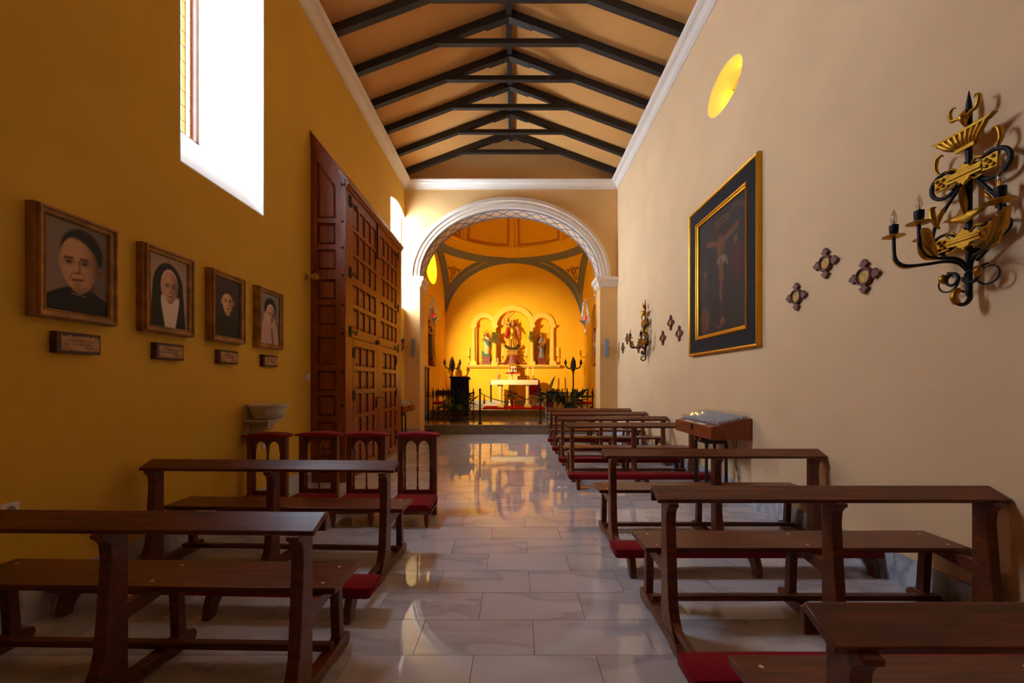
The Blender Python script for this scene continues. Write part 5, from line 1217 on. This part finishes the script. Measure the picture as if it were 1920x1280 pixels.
part('medallion', MB().lathe([(0.05, 0), (0.05, 0.008), (0.03, 0.012), (0.001, 0.013)], 0, 0, 0, 16).xf(Matrix.Translation((0, -0.142, 0.12)) @ Matrix.Rotation(PI / 2, 4, 'X')), 'ivory', dr)
for s_ in (-1, 1): part('colonnette', MB().lathe([(0.022, 0), (0.016, 0.02), (0.014, 0.24), (0.022, 0.26), (0.012, 0.29), (0.002, 0.33)], s_ * 0.135, -0.135, 0, 10), 'silver', t)
part('top_cross', MB().box(-0.012, 0.012, -0.01, 0.01, 0.36, 0.50).box(-0.05, 0.05, -0.01, 0.01, 0.43, 0.455).lathe([(0.05, 0.355), (0.02, 0.37), (0.012, 0.385)], 0, 0, 0, 10), 'silver', t)

# torcheres
def torchere(label, x, y, z):
    t = thing('candelabrum', label, 'candelabrum', (x, y, z), 0, 'dark floor candelabra')
    part('pole', MB().lathe([(0.16, 0), (0.16, 0.02), (0.06, 0.08), (0.03, 0.14), (0.026, 1.3), (0.045, 1.33), (0.03, 1.36), (0.05, 1.42), (0.07, 1.5), (0.05, 1.58), (0.03, 1.62), (0.03, 1.74)], 0, 0, 0, 12), 'iron', t)
    for k in range(5):
        a = PI * k / 2
        r = 0.30 if k < 4 else 0.0; zc_ = 1.70 if k < 4 else 1.80
        if k < 4: part('arm', MB().tube([(0.02 * math.cos(a), 0.02 * math.sin(a), 1.56), (0.14 * math.cos(a), 0.14 * math.sin(a), 1.49), (0.25 * math.cos(a), 0.25 * math.sin(a), 1.53), (r * math.cos(a), r * math.sin(a), 1.63), (r * math.cos(a), r * math.sin(a), zc_)], 0.027, 7), 'iron', t)
        part('lamp_cup', MB().lathe([(0.03, -0.03), (0.058, 0.02), (0.06, 0.05), (0.04, 0.07), (0.045, 0.11), (0.02, 0.14), (0.02, 0.16), (0.004, 0.19)], r * math.cos(a), r * math.sin(a), zc_ - 0.02, 10), 'iron', t)
    part('leaf_collar', MB().lathe([(0.03, 1.36), (0.08, 1.44), (0.10, 1.54), (0.12, 1.64), (0.08, 1.70), (0.03, 1.66)], 0, 0, 0, 8), 'iron', t)
torchere('dark branched floor candelabrum behind the navy lectern', -2.43, 15.5, Z2); torchere('dark branched floor candelabrum at the right of the altar', 2.28, 15.5, Z2)
# lectern
t = thing('lectern', 'lectern covered by a long navy blue cloth', 'lectern', (-1.82, 13.15, Z1))
part('body', MB().box(-0.28, 0.28, 0.02, 0.36, 0, 1.28), 'cream', t, bevel=0.005)
part('slanted_top', MB().poly([(-0.06, 1.35), (0.40, 1.28), (0.40, 1.25), (-0.06, 1.32)], -0.33, 0.33, 'x'), 'navy', t)
part('front_cloth', MB().loft([[(-0.30 + 0.04 * i, -0.005 - 0.012 * math.sin(i * 1.9) * (0.3 + 0.7 * (1 - k / 6)), 0.02 + 1.335 * k / 6) for i in range(16)] + [(-0.30 + 0.04 * (15 - i), 0.008, 0.02 + 1.335 * k / 6) for i in range(16)] for k in range(7)]), 'navy', t)
part('microphone', MB().tube([(0.05, 0.1, 1.34), (0.03, 0.08, 1.5), (-0.05, 0.0, 1.58)], 0.006, 6).tube([(-0.05, 0.0, 1.58), (-0.10, -0.04, 1.585)], 0.016, 8), 'black', t)
t = thing('covered_table', 'low side table covered in dark purple cloth behind the left railing', 'table', (-2.45, 14.1, Z2))
part('purple_cover', MB().box(-0.33, 0.30, -0.2, 0.2, 0.48, 0.67), 'purple', t, bevel=0.03)
for x in (-0.29, 0.26):
    for y in (-0.16, 0.16): part('leg', MB().box(x - 0.02, x + 0.02, y - 0.02, y + 0.02, 0, 0.49), 'basewood', t)
# chairs with red cushions
def red_stool(label, x, y, z, rz, wide=0.44, back=False, group=None):
    t = thing('red_cushioned_stool' if not back else 'presider_chair', label, 'stool' if not back else 'chair', (x, y, z), rz, group)
    w = wide / 2
    part('cushion', MB().sect([(0.47, 0, 0, w * 0.97, 0.2), (0.49, 0, 0, w * 1.04, 0.215), (0.53, 0, 0, w * 1.0, 0.2), (0.55, 0, 0, w * 0.8, 0.15)], 20), 'redseat', t, ang=60)
    part('seat_frame', MB().box(-w, w, -0.2, 0.2, 0.40, 0.47), 'cream' if not back else 'basewood', t, bevel=0.005)
    for a in (-1, 1):
        for b in (-1, 1): part('leg', MB().lathe([(0.02, 0), (0.024, 0.1), (0.018, 0.25), (0.026, 0.36), (0.026, 0.41)], a * (w - 0.035), b * 0.165, 0, 8), 'basewood', t)
    if back:
        part('backrest', MB().poly([(-w, 0.47), (w, 0.47), (w, 1.0), (w * 0.6, 1.08), (0, 1.12), (-w * 0.6, 1.08), (-w, 1.0)], 0.19, 0.23, 'y'), 'basewood', t)
        part('back_pad', MB().poly([(-w * 0.75, 0.6), (w * 0.75, 0.6), (w * 0.75, 0.95), (-w * 0.75, 0.95)], 0.17, 0.19, 'y'), 'redseat', t)
        for s_ in (-1, 1): part('armrest', MB().box(s_ * w - 0.025, s_ * w + 0.025, -0.18, 0.2, 0.68, 0.72).box(s_ * w - 0.02, s_ * w + 0.02, -0.18, -0.14, 0.47, 0.68), 'basewood', t)
red_stool('stool with red cushion behind the left railing', -2.42, 12.75, Z1, 0.15, 0.42, group='red cushioned stools')
red_stool('stool with red cushion behind the right railing, by the pier', 2.20, 12.75, Z1, -0.1, 0.55, group='red cushioned stools')
red_stool('wooden armchair with red seat behind the right end of the altar', 0.80, 15.9, Z2 + 0.013, 0.0, 0.46, True)

# ================================================================ STATUES
def halo(mb, c, r): return mb.tube([(c[0] + r * math.cos(2 * PI * i / 20), c[1], c[2] + r * math.sin(2 * PI * i / 20)) for i in range(20)], 0.007, 5, True)
def pedestal(t, w, h, d=0.14):
    part('plinth', MB().box(-w, w, -d, d, -h, -h * 0.6).box(-w * 0.8, w * 0.8, -d * 0.85, d * 0.85, -h * 0.6, -h * 0.2).box(-w * 0.95, w * 0.95, -d * 0.95, d * 0.95, -h * 0.2, 0), 'basewood', t, bevel=0.008)
# archangel
t = thing('archangel_statue', 'gilded archangel statue raising a sword in the central niche', 'statue', (-0.08, CYB + 0.02, 2.79)); t.scale = (1.12, 1.0, 1.02)
part('plinth', MB().box(-0.20, 0.20, -0.17, 0.15, -0.22, -0.16).box(-0.17, 0.17, -0.15, 0.14, -0.16, -0.06).box(-0.21, 0.21, -0.17, 0.15, -0.06, 0), 'gown', t, bevel=0.01)
cb_ = MB().sect([(-0.63, 0, 0, 0.26, 0.16), (-0.55, 0, 0, 0.30, 0.17), (-0.42, 0, 0, 0.19, 0.14), (-0.32, 0, 0, 0.25, 0.16), (-0.22, 0, 0, 0.2, 0.15)], 16)
for a in (-1, 1):
    for k in range(4): cb_.ell((a * (0.16 + 0.05 * k), -0.10, -0.30 - 0.09 * k), (0.06, 0.05, 0.05), 8, 6)
part('carved_base', cb_, 'basewood', t)
part('demon', MB().tube([(-0.30, -0.06, 0.20), (-0.24, -0.08, 0.12), (-0.12, -0.1, 0.05), (0.05, -0.1, 0.05), (0.16, -0.08, 0.08), (0.22, -0.06, 0.18), (0.20, -0.04, 0.23)], [0.03, 0.06, 0.05, 0.05, 0.06, 0.06, 0.03], 8).ell((0.19, -0.1, 0.14), (0.07, 0.07, 0.08), 10, 8), 'darkstone', t)
part('legs', MB().tube([(-0.07, 0, 0.56), (-0.085, -0.02, 0.36), (-0.075, 0.0, 0.24), (-0.06, 0.0, 0.09), (-0.06, -0.06, 0.06)], [0.075, 0.06, 0.05, 0.03, 0.025], 10).tube([(0.06, 0, 0.56), (0.08, -0.02, 0.36), (0.10, 0.0, 0.24), (0.11, 0.0, 0.09), (0.115, -0.06, 0.07)], [0.075, 0.06, 0.05, 0.03, 0.025], 10), 'gown', t)
part('tunic_skirt', MB().sect([(0.46, 0, 0, 0.155, 0.12), (0.50, 0, 0, 0.16, 0.125), (0.60, 0, 0, 0.135, 0.105), (0.68, 0, 0, 0.105, 0.085)], 18), 'armour', t)
part('breastplate', MB().sect([(0.66, 0, 0, 0.105, 0.085), (0.72, 0, 0, 0.10, 0.08), (0.80, 0, -0.01, 0.125, 0.10), (0.90, 0, 0, 0.14, 0.095), (0.97, 0, 0, 0.12, 0.075), (1.0, 0, 0, 0.05, 0.05)], 18), 'armour', t)
part('body', MB().tube([(0, 0, 0.97), (0, -0.005, 1.06)], 0.045, 10).ell((0, -0.015, 1.11), (0.062, 0.072, 0.088), 14, 10).ell((0, -0.085, 1.10), (0.012, 0.016, 0.02), 6, 5)
     .tube([(-0.13, 0, 0.95), (-0.22, -0.01, 1.02), (-0.31, -0.02, 1.10), (-0.315, -0.03, 1.20), (-0.315, -0.035, 1.27)], [0.055, 0.048, 0.042, 0.034, 0.03], 10)
     .tube([(0.13, 0, 0.95), (0.19, -0.04, 0.84), (0.21, -0.10, 0.74), (0.23, -0.17, 0.66)], [0.055, 0.048, 0.04, 0.028], 10), 'skin', t)
part('hair', MB().ell((0, 0.02, 1.125), (0.078, 0.075, 0.09), 14, 10).tube([(-0.065, 0.02, 1.10), (-0.085, 0.03, 1.0), (-0.07, 0.03, 0.95)], [0.04, 0.04, 0.02], 8).tube([(0.065, 0.02, 1.10), (0.085, 0.03, 1.0), (0.07, 0.03, 0.95)], [0.04, 0.04, 0.02], 8), 'hair', t)
part('crown', MB().lathe([(0.06, 0), (0.07, 0.03), (0.075, 0.06), (0.068, 0.06), (0.055, 0.0)], 0, -0.005, 1.18, 14).lathe([(0.012, 0), (0.002, 0.06)], 0, -0.06, 1.23, 6), 'brass', t)
part('cape', MB().loft([[(-0.16 - 0.08 * f, 0.02 + 0.05 * f, 0.98 - 0.52 * f), (-0.05, 0.09, 0.98 - 0.52 * f), (0.08, 0.09, 0.98 - 0.5 * f), (0.17 + 0.05 * f, 0.02 + 0.05 * f, 0.98 - 0.45 * f), (0.08, 0.11, 0.98 - 0.5 * f), (-0.05, 0.11, 0.98 - 0.52 * f)] for f in (0, 0.3, 0.6, 1)]).tube([(-0.16, 0, 0.95), (-0.20, 0.0, 0.80), (-0.23, 0.02, 0.62), (-0.26, 0.03, 0.5)], [0.05, 0.06, 0.06, 0.03], 8), 'redcape', t)
part('sword', MB().box(-0.012, 0.012, -0.005, 0.005, 0, 0.42).box(-0.05, 0.05, -0.01, 0.01, -0.01, 0.01).xf(Matrix.Translation((-0.315, -0.04, 1.29)) @ Matrix.Rotation(math.radians(46), 4, 'Y')), 'silver', t)
part('scales', MB().tube([(0.23, -0.17, 0.66), (0.25, -0.18, 0.52)], 0.006, 6).tube([(0.18, -0.18, 0.53), (0.33, -0.18, 0.51)], 0.006, 6).lathe([(0.03, 0), (0.02, -0.012), (0.001, -0.015)], 0.19, -0.18, 0.46, 8).lathe([(0.03, 0), (0.02, -0.012), (0.001, -0.015)], 0.32, -0.18, 0.44, 8), 'silver', t)
for s_ in (-1, 1):
    part('wing', MB().loft([[(s_ * (0.08 + 0.10 * f), 0.10, 0.92 + 0.26 * f), (s_ * (0.14 + 0.10 * f), 0.12, 0.80 + 0.30 * f), (s_ * (0.08 + 0.10 * f), 0.125, 0.92 + 0.26 * f)] for f in (0, 0.4, 0.8, 1)]), 'armour', t)
# Virgin with blue mantle
t = thing('virgin_statue', 'statue of a woman in ivory robe and blue mantle, left niche', 'statue', (-1.20, CYB + 0.08, 2.52))
pedestal(t, 0.20, 0.358)
part('robe', MB().sect([(0.0, 0, 0, 0.13, 0.11), (0.15, 0, 0, 0.12, 0.10), (0.45, 0.02, 0, 0.105, 0.09), (0.62, 0.01, 0, 0.10, 0.08), (0.78, 0, 0, 0.115, 0.075), (0.84, 0, 0, 0.05, 0.045)], 18), 'ivory', t)
part('cloud_base', MB().ell((-0.10, -0.05, 0.07), (0.09, 0.08, 0.10), 10, 8).ell((0.09, -0.05, 0.05), (0.09, 0.08, 0.08), 10, 8).ell((0, -0.09, 0.04), (0.09, 0.06, 0.07), 10, 8).ell((-0.13, 0.0, 0.17), (0.06, 0.06, 0.07), 10, 8), 'bluerobe', t)
part('mantle', MB().tube([(-0.09, -0.04, 0.76), (0.0, -0.10, 0.66), (0.08, -0.10, 0.54), (0.15, -0.05, 0.44), (0.17, -0.02, 0.38)], [0.03, 0.055, 0.07, 0.06, 0.02], 10).tube([(0.10, 0.02, 0.80), (0.14, 0.02, 0.66), (0.15, 0.01, 0.5)], [0.05, 0.06, 0.04], 10), 'bluerobe', t)
part('body', MB().tube([(0, 0, 0.82), (0, 0, 0.89)], 0.034, 10).ell((-0.01, -0.01, 0.94), (0.047, 0.055, 0.068), 14, 10).ell((-0.01, -0.064, 0.935), (0.009, 0.012, 0.016), 6, 5).tube([(-0.10, 0, 0.77), (-0.14, -0.03, 0.66), (-0.06, -0.10, 0.64), (-0.01, -0.12, 0.69)], [0.04, 0.036, 0.028, 0.02], 8).tube([(0.10, 0, 0.77), (0.12, -0.04, 0.66), (0.05, -0.10, 0.64), (0.0, -0.12, 0.69)], [0.04, 0.036, 0.028, 0.02], 8), 'skin', t)
part('hair', MB().ell((-0.01, 0.02, 0.945), (0.062, 0.062, 0.075), 12, 10).tube([(-0.055, 0.02, 0.93), (-0.07, 0.02, 0.82), (-0.08, 0.02, 0.75)], [0.03, 0.034, 0.015], 8).tube([(0.04, 0.02, 0.93), (0.06, 0.02, 0.82), (0.07, 0.02, 0.75)], [0.03, 0.034, 0.015], 8), 'hair', t)
part('halo', halo(MB(), (0.0, 0.03, 0.97), 0.13), 'brass', t)
# Virgin with child
t = thing('mother_and_child_statue', 'statue of a woman in dark robes carrying a child, right niche', 'statue', (1.13, CYB + 0.08, 2.46))
pedestal(t, 0.20, 0.298)
part('robe', MB().sect([(0.0, 0, 0, 0.135, 0.11), (0.12, 0, 0, 0.12, 0.10), (0.45, 0.01, 0, 0.11, 0.09), (0.64, 0.0, 0, 0.10, 0.08), (0.80, 0, 0, 0.12, 0.08), (0.86, 0, 0, 0.05, 0.045)], 18), 'greyrobe', t)
part('mantle', MB().tube([(-0.11, 0.0, 0.82), (-0.15, 0.0, 0.66), (-0.14, -0.01, 0.45), (-0.10, -0.03, 0.2)], [0.05, 0.06, 0.06, 0.03], 10).tube([(-0.10, -0.06, 0.60), (0.0, -0.10, 0.50), (0.08, -0.09, 0.40), (0.10, -0.06, 0.18)], [0.03, 0.06, 0.06, 0.03], 10).tube([(0.12, 0.03, 0.8), (0.15, 0.02, 0.5), (0.12, 0.0, 0.15)], [0.04, 0.05, 0.03], 10), 'brownrobe', t)
part('gilt_sash', MB().tube([(-0.12, -0.08, 0.44), (0.0, -0.12, 0.55), (0.10, -0.10, 0.62)], [0.02, 0.045, 0.03], 8), 'gown', t)
part('body', MB().tube([(0, 0, 0.84), (-0.01, 0, 0.91)], 0.034, 10).ell((-0.015, -0.01, 0.96), (0.047, 0.055, 0.068), 14, 10).ell((-0.015, -0.064, 0.955), (0.009, 0.012, 0.016), 6, 5).tube([(-0.11, 0, 0.79), (-0.14, -0.05, 0.66), (-0.04, -0.12, 0.62)], [0.04, 0.036, 0.024], 8).tube([(0.11, 0, 0.79), (0.14, -0.06, 0.68), (0.08, -0.13, 0.62)], [0.04, 0.036, 0.024], 8), 'skin', t)
part('veil', MB().ell((-0.015, 0.02, 0.965), (0.066, 0.066, 0.082), 12, 10).tube([(-0.06, 0.03, 0.94), (-0.10, 0.03, 0.82), (-0.13, 0.03, 0.7)], [0.035, 0.045, 0.03], 8), 'hair', t)
part('child', MB().tube([(0.12, -0.10, 0.60), (0.13, -0.10, 0.72), (0.13, -0.09, 0.80)], [0.05, 0.055, 0.035], 10).ell((0.135, -0.09, 0.86), (0.036, 0.04, 0.045), 10, 8).tube([(0.15, -0.10, 0.76), (0.21, -0.12, 0.79), (0.24, -0.13, 0.82)], [0.022, 0.02, 0.012], 8).tube([(0.10, -0.11, 0.60), (0.08, -0.16, 0.54), (0.08, -0.17, 0.46)], [0.03, 0.026, 0.016], 8), 'gown', t)
part('halo', halo(MB(), (0.16, 0.03, 0.93), 0.12), 'brass', t)
# side niche figures
t = thing('friar_statue', 'brown robed statue standing in the left side wall niche', 'statue', (CXL - 0.10, 13.95, 2.34), PI / 2)
pedestal(t, 0.24, 0.345, 0.2)
part('robe', MB().sect([(0.0, 0, 0, 0.17, 0.15), (0.3, 0, 0, 0.15, 0.13), (0.7, 0, 0, 0.13, 0.11), (0.95, 0, 0, 0.16, 0.11), (1.05, 0, 0, 0.06, 0.06)], 18), 'brownrobe', t)
part('body', MB().tube([(0, 0, 1.02), (0, 0, 1.12)], 0.045, 10).ell((0, -0.01, 1.18), (0.062, 0.07, 0.09), 14, 10).tube([(-0.15, 0, 0.96), (-0.18, -0.05, 0.8), (-0.06, -0.15, 0.78)], [0.055, 0.05, 0.03], 8).tube([(0.15, 0, 0.96), (0.18, -0.05, 0.8), (0.06, -0.15, 0.80)], [0.055, 0.05, 0.03], 8), 'skin', t)
part('hair', MB().ell((0, 0.02, 1.195), (0.075, 0.075, 0.09), 12, 10), 'hair', t)
t = thing('side_crucifix', 'wooden crucifix with outstretched figure in the right side wall niche', 'crucifix', (CXR + 0.10, 13.95, 1.992), -PI / 2)
part('foot_block', MB().box(-0.2, 0.2, -0.1, 0.14, 0, 0.10), 'basewood', t, bevel=0.01)
part('cross', MB().box(-0.04, 0.04, -0.02, 0.04, 0.10, 1.75).box(-0.52, 0.52, -0.02, 0.04, 1.18, 1.26), 'brownrobe', t)
part('corpus', MB().tube([(0, -0.06, 1.12), (0, -0.08, 0.95), (0, -0.07, 0.80), (0.02, -0.10, 0.55), (0, -0.07, 0.30)], [0.07, 0.09, 0.08, 0.06, 0.03], 10).tube([(-0.50, -0.05, 1.24), (-0.28, -0.07, 1.15), (-0.05, -0.06, 1.10)], [0.025, 0.035, 0.05], 8).tube([(0.50, -0.05, 1.24), (0.28, -0.07, 1.15), (0.05, -0.06, 1.10)], [0.025, 0.035, 0.05], 8).ell((0.0, -0.10, 1.24), (0.06, 0.07, 0.085), 12, 8), 'skin', t)
part('hair', MB().ell((0.0, -0.075, 1.26), (0.07, 0.07, 0.09), 12, 8), 'hair', t); part('loincloth', MB().sect([(0.66, 0.01, -0.08, 0.075, 0.07), (0.74, 0, -0.075, 0.10, 0.085), (0.80, 0, -0.07, 0.09, 0.08)], 14), 'ivory', t)
t = thing('wall_candle_bracket', 'gilt candle bracket on the right side wall of the chancel', 'candle bracket', (CXR, 15.45, 2.45))
part('wall_plate', MB().lathe([(0.06, 0), (0.06, 0.012), (0.03, 0.02)], 0, 0, 0, 14).xf(Matrix.Rotation(-PI / 2, 4, 'Y')), 'brass', t)
part('arm', MB().tube([(0, 0, 0), (-0.1, 0, -0.06), (-0.2, 0, -0.04), (-0.24, 0, 0.04)], 0.014, 8), 'brass', t)
part('cup', MB().lathe([(0.02, 0), (0.045, 0.02), (0.03, 0.04), (0.03, 0.16), (0.002, 0.2)], -0.24, 0, 0.03, 10), 'brass', t)
t = thing('side_wall_frame', 'tall narrow dark wooden frame on the left side wall of the chancel', 'frame', (CXL, 13.0, 0))
part('upright', MB().box(0, 0.05, -0.30, -0.25, Z1 + 0.02, 1.86), 'darkstone', t); part('upright', MB().box(0, 0.05, 0.25, 0.30, Z1 + 0.02, 1.86), 'darkstone', t)
part('cap', MB().box(0, 0.07, -0.33, 0.33, 1.86, 1.92), 'darkstone', t, bevel=0.006); part('sill', MB().box(0, 0.06, -0.30, 0.30, Z1 + 0.001, Z1 + 0.05), 'darkstone', t)
part('inner_panel', MB().box(0, 0.015, -0.25, 0.25, Z1 + 0.05, 1.86), 'basewood', t)

# ================================================================ PLANTS
def leaf_mesh(name, L_, w, droop, material):
    A, B, Cc = [], [], []; n = 9
    for i in range(n):
        f = i / (n - 1); hw = w * math.sin(PI * f ** 0.8) ** 0.9 if 0 < f < 1 else 0.002
        r = L_ * f; z = L_ * 0.45 * f - droop * f * f
        A.append((r, -hw, z + 0.12 * hw)); B.append((r, 0, z - 0.12 * hw)); Cc.append((r, hw, z + 0.12 * hw))
    m = MB().loft([[A[i], B[i], Cc[i], (Cc[i][0], Cc[i][1], Cc[i][2] - 0.004), (B[i][0], 0, B[i][2] - 0.004), (A[i][0], A[i][1], A[i][2] - 0.004)] for i in range(n)])
    return m.mesh(name, material)
LF = [leaf_mesh('leaf', 0.44, 0.10, 0.10, 'leaf'), leaf_mesh('leaf', 0.38, 0.11, 0.22, 'leaf'), leaf_mesh('leaf', 0.38, 0.085, 0.05, 'leaf')]
def plant(label, name, x, y, z, pot_r, pot_h, potm, n, stem, spread, seed, tall=(), tilt=-1.0):
    t = thing(name, label, 'plant', (x, y, z)); rs = random.Random(seed)
    part('pot', MB().lathe([(pot_r * 0.7, 0), (pot_r * 0.92, pot_h * 0.85), (pot_r, pot_h * 0.86), (pot_r, pot_h), (pot_r * 0.86, pot_h), (pot_r * 0.8, pot_h * 0.86), (0.001, pot_h * 0.86)], 0, 0, 0, 20), potm, t)
    part('soil', MB().lathe([(pot_r * 0.82, pot_h * 0.87), (pot_r * 0.5, pot_h * 0.91), (0.001, pot_h * 0.92)], 0, 0, 0, 14), 'soil', t)
    for i in range(n):
        a = 2 * PI * i * 0.382 + rs.uniform(-0.3, 0.3); k = rs.uniform(0.25, 1); hh = stem * rs.uniform(0.35, 1.0)
        p0 = Vector((pot_r * 0.3 * math.cos(a), pot_r * 0.3 * math.sin(a), pot_h * 0.9)); p1 = Vector((spread * k * math.cos(a), spread * k * math.sin(a), pot_h + hh))
        st = part('stalk', MB().tube([p0, p0.lerp(p1, 0.5) + Vector((0, 0, 0.06)), p1], 0.006, 5), 'leaf2', t)
        s_ = rs.uniform(0.7, 1.15)
        o = link('leaf', LF[rs.randrange(3)], st, p1, (rs.uniform(-0.4, 0.4), rs.uniform(-0.5, 0.9), a), (s_, s_, s_))
    for (a, hh) in tall:
        o = link('leaf', LF[0], t, (0.02, 0, pot_h + hh - 0.1), (0, tilt, a), (1.1, 1.1, 1.1))
    return t
plant('large dark green plant in a wicker pot behind the left railing', 'potted_plant', -1.72, 12.1, Z1, 0.21, 0.26, 'basket', 38, 0.42, 0.34, 3)
plant('small potted plant with broad leaves on the carpet under the altar', 'potted_plant', -0.06, 15.82, Z2 + 0.013, 0.13, 0.24, 'terracotta', 9, 0.36, 0.18, 8, ((PI * 0.95, 0.34), (PI * 1.1, 0.16)), -0.1)
t = thing('plant_stand', 'small stone block carrying the terracotta pot behind the right railing', 'plant stand', (1.09, 12.3, Z1))
part('block', MB().box(-0.13, 0.13, -0.13, 0.13, 0.03, 0.40), 'marblewhite', t, bevel=0.01); part('foot', MB().box(-0.15, 0.15, -0.15, 0.15, 0, 0.035), 'marblewhite', t)
plant('broad-leaved plant in a terracotta pot raised beside the right rope post', 'potted_plant', 1.09, 12.3, Z1 + 0.401, 0.13, 0.16, 'terracotta', 26, 0.30, 0.24, 5, ((0.3, 0.45),))
plant('dark leafy plant spreading behind the right railing bars', 'potted_plant', 1.72, 12.2, Z1, 0.18, 0.3, 'basket', 34, 0.52, 0.34, 21)
def spray(label, x, z, w, seed):
    t = thing('leafy_spray', label, 'plant', (x, CYB - 0.24, z), 0, 'sprays on the niche columns'); rs = random.Random(seed); m = MB()
    part('tie', MB().tube([(0, 0.03, 0.12), (0, 0, 0.0), (0, 0.02, -0.15)], 0.02, 6), 'cordm', t)
    for i in range(80):
        a = rs.uniform(0, 2 * PI); r = w * rs.uniform(0.35, 1); dz = rs.uniform(-0.36, 0.17)
        d = Vector((r * math.cos(a), -abs(0.09 * math.sin(a)), dz))
        m.tube([(0, 0, dz * 0.25), d * 0.55 + Vector((0, -0.02, 0.03)), d], [0.006, 0.02, 0.002], 5)
    o = part('foliage', m, 'dryleaf', t); o['kind'] = 'stuff'
spray('olive leafy spray tied to the column left of the archangel', -0.83, 3.36, 0.24, 4); spray('olive leafy spray tied to the column right of the archangel', 0.70, 3.38, 0.16, 6)

# ================================================================ CHANCEL SPOTLIGHTS (altar lamp behind the left pier, plus an added vault fill)
def spotlamp(label, loc, target, watts, cone, col, blend=0.5, rad=0.05):
    t = thing('ceiling_spotlight' if loc[2] > 4.2 else 'wall_spotlight', label, 'lamp', loc)
    d = (Vector(target) - Vector(loc)).normalized(); R = d.to_track_quat('Z', 'Y').to_matrix().to_4x4()
    part('housing', MB().lathe([(0.03, -0.10), (0.07, -0.08), (0.075, 0.06), (0.07, 0.06), (0.06, 0.02), (0.001, 0.02)], 0, 0, 0, 16).xf(R), 'black', t)
    part('lamp_face', MB().lathe([(0.058, 0.022), (0.001, 0.024)], 0, 0, 0, 16).xf(R), 'spotface', t)
    part('arm', MB().tube([(0, 0, 0), (0, -0.0, -0.10), (-0.12 if loc[0] < 0 else 0.12, 0, -0.10)], 0.012, 6), 'black', t)
    l = bpy.data.lights.new('spot_light', 'SPOT'); l.energy = watts; l.color = col; l.spot_size = cone; l.spot_blend = blend; l.shadow_soft_size = rad
    o = bpy.data.objects.new('spot_light', l); C.objects.link(o); o.parent = t; o.location = d * 0.07; o.rotation_euler = d.to_track_quat('-Z', 'Y').to_euler()
WARM = (1.0, 0.70, 0.28)
spotlamp('black spotlight fixed to the left chancel wall, hidden by the pier', (-2.77, 11.25, 3.05), (-0.1, 16.7, 2.5), 2200, math.radians(62), WARM, 0.8)
spotlamp('added black fill spotlight high on the left chancel wall aimed at the vault', (-2.77, 11.25, 4.0), (0.4, 15.5, 6.0), 110, math.radians(100), WARM, 0.9)  # added fill lamp that lifts the vault above bounced light
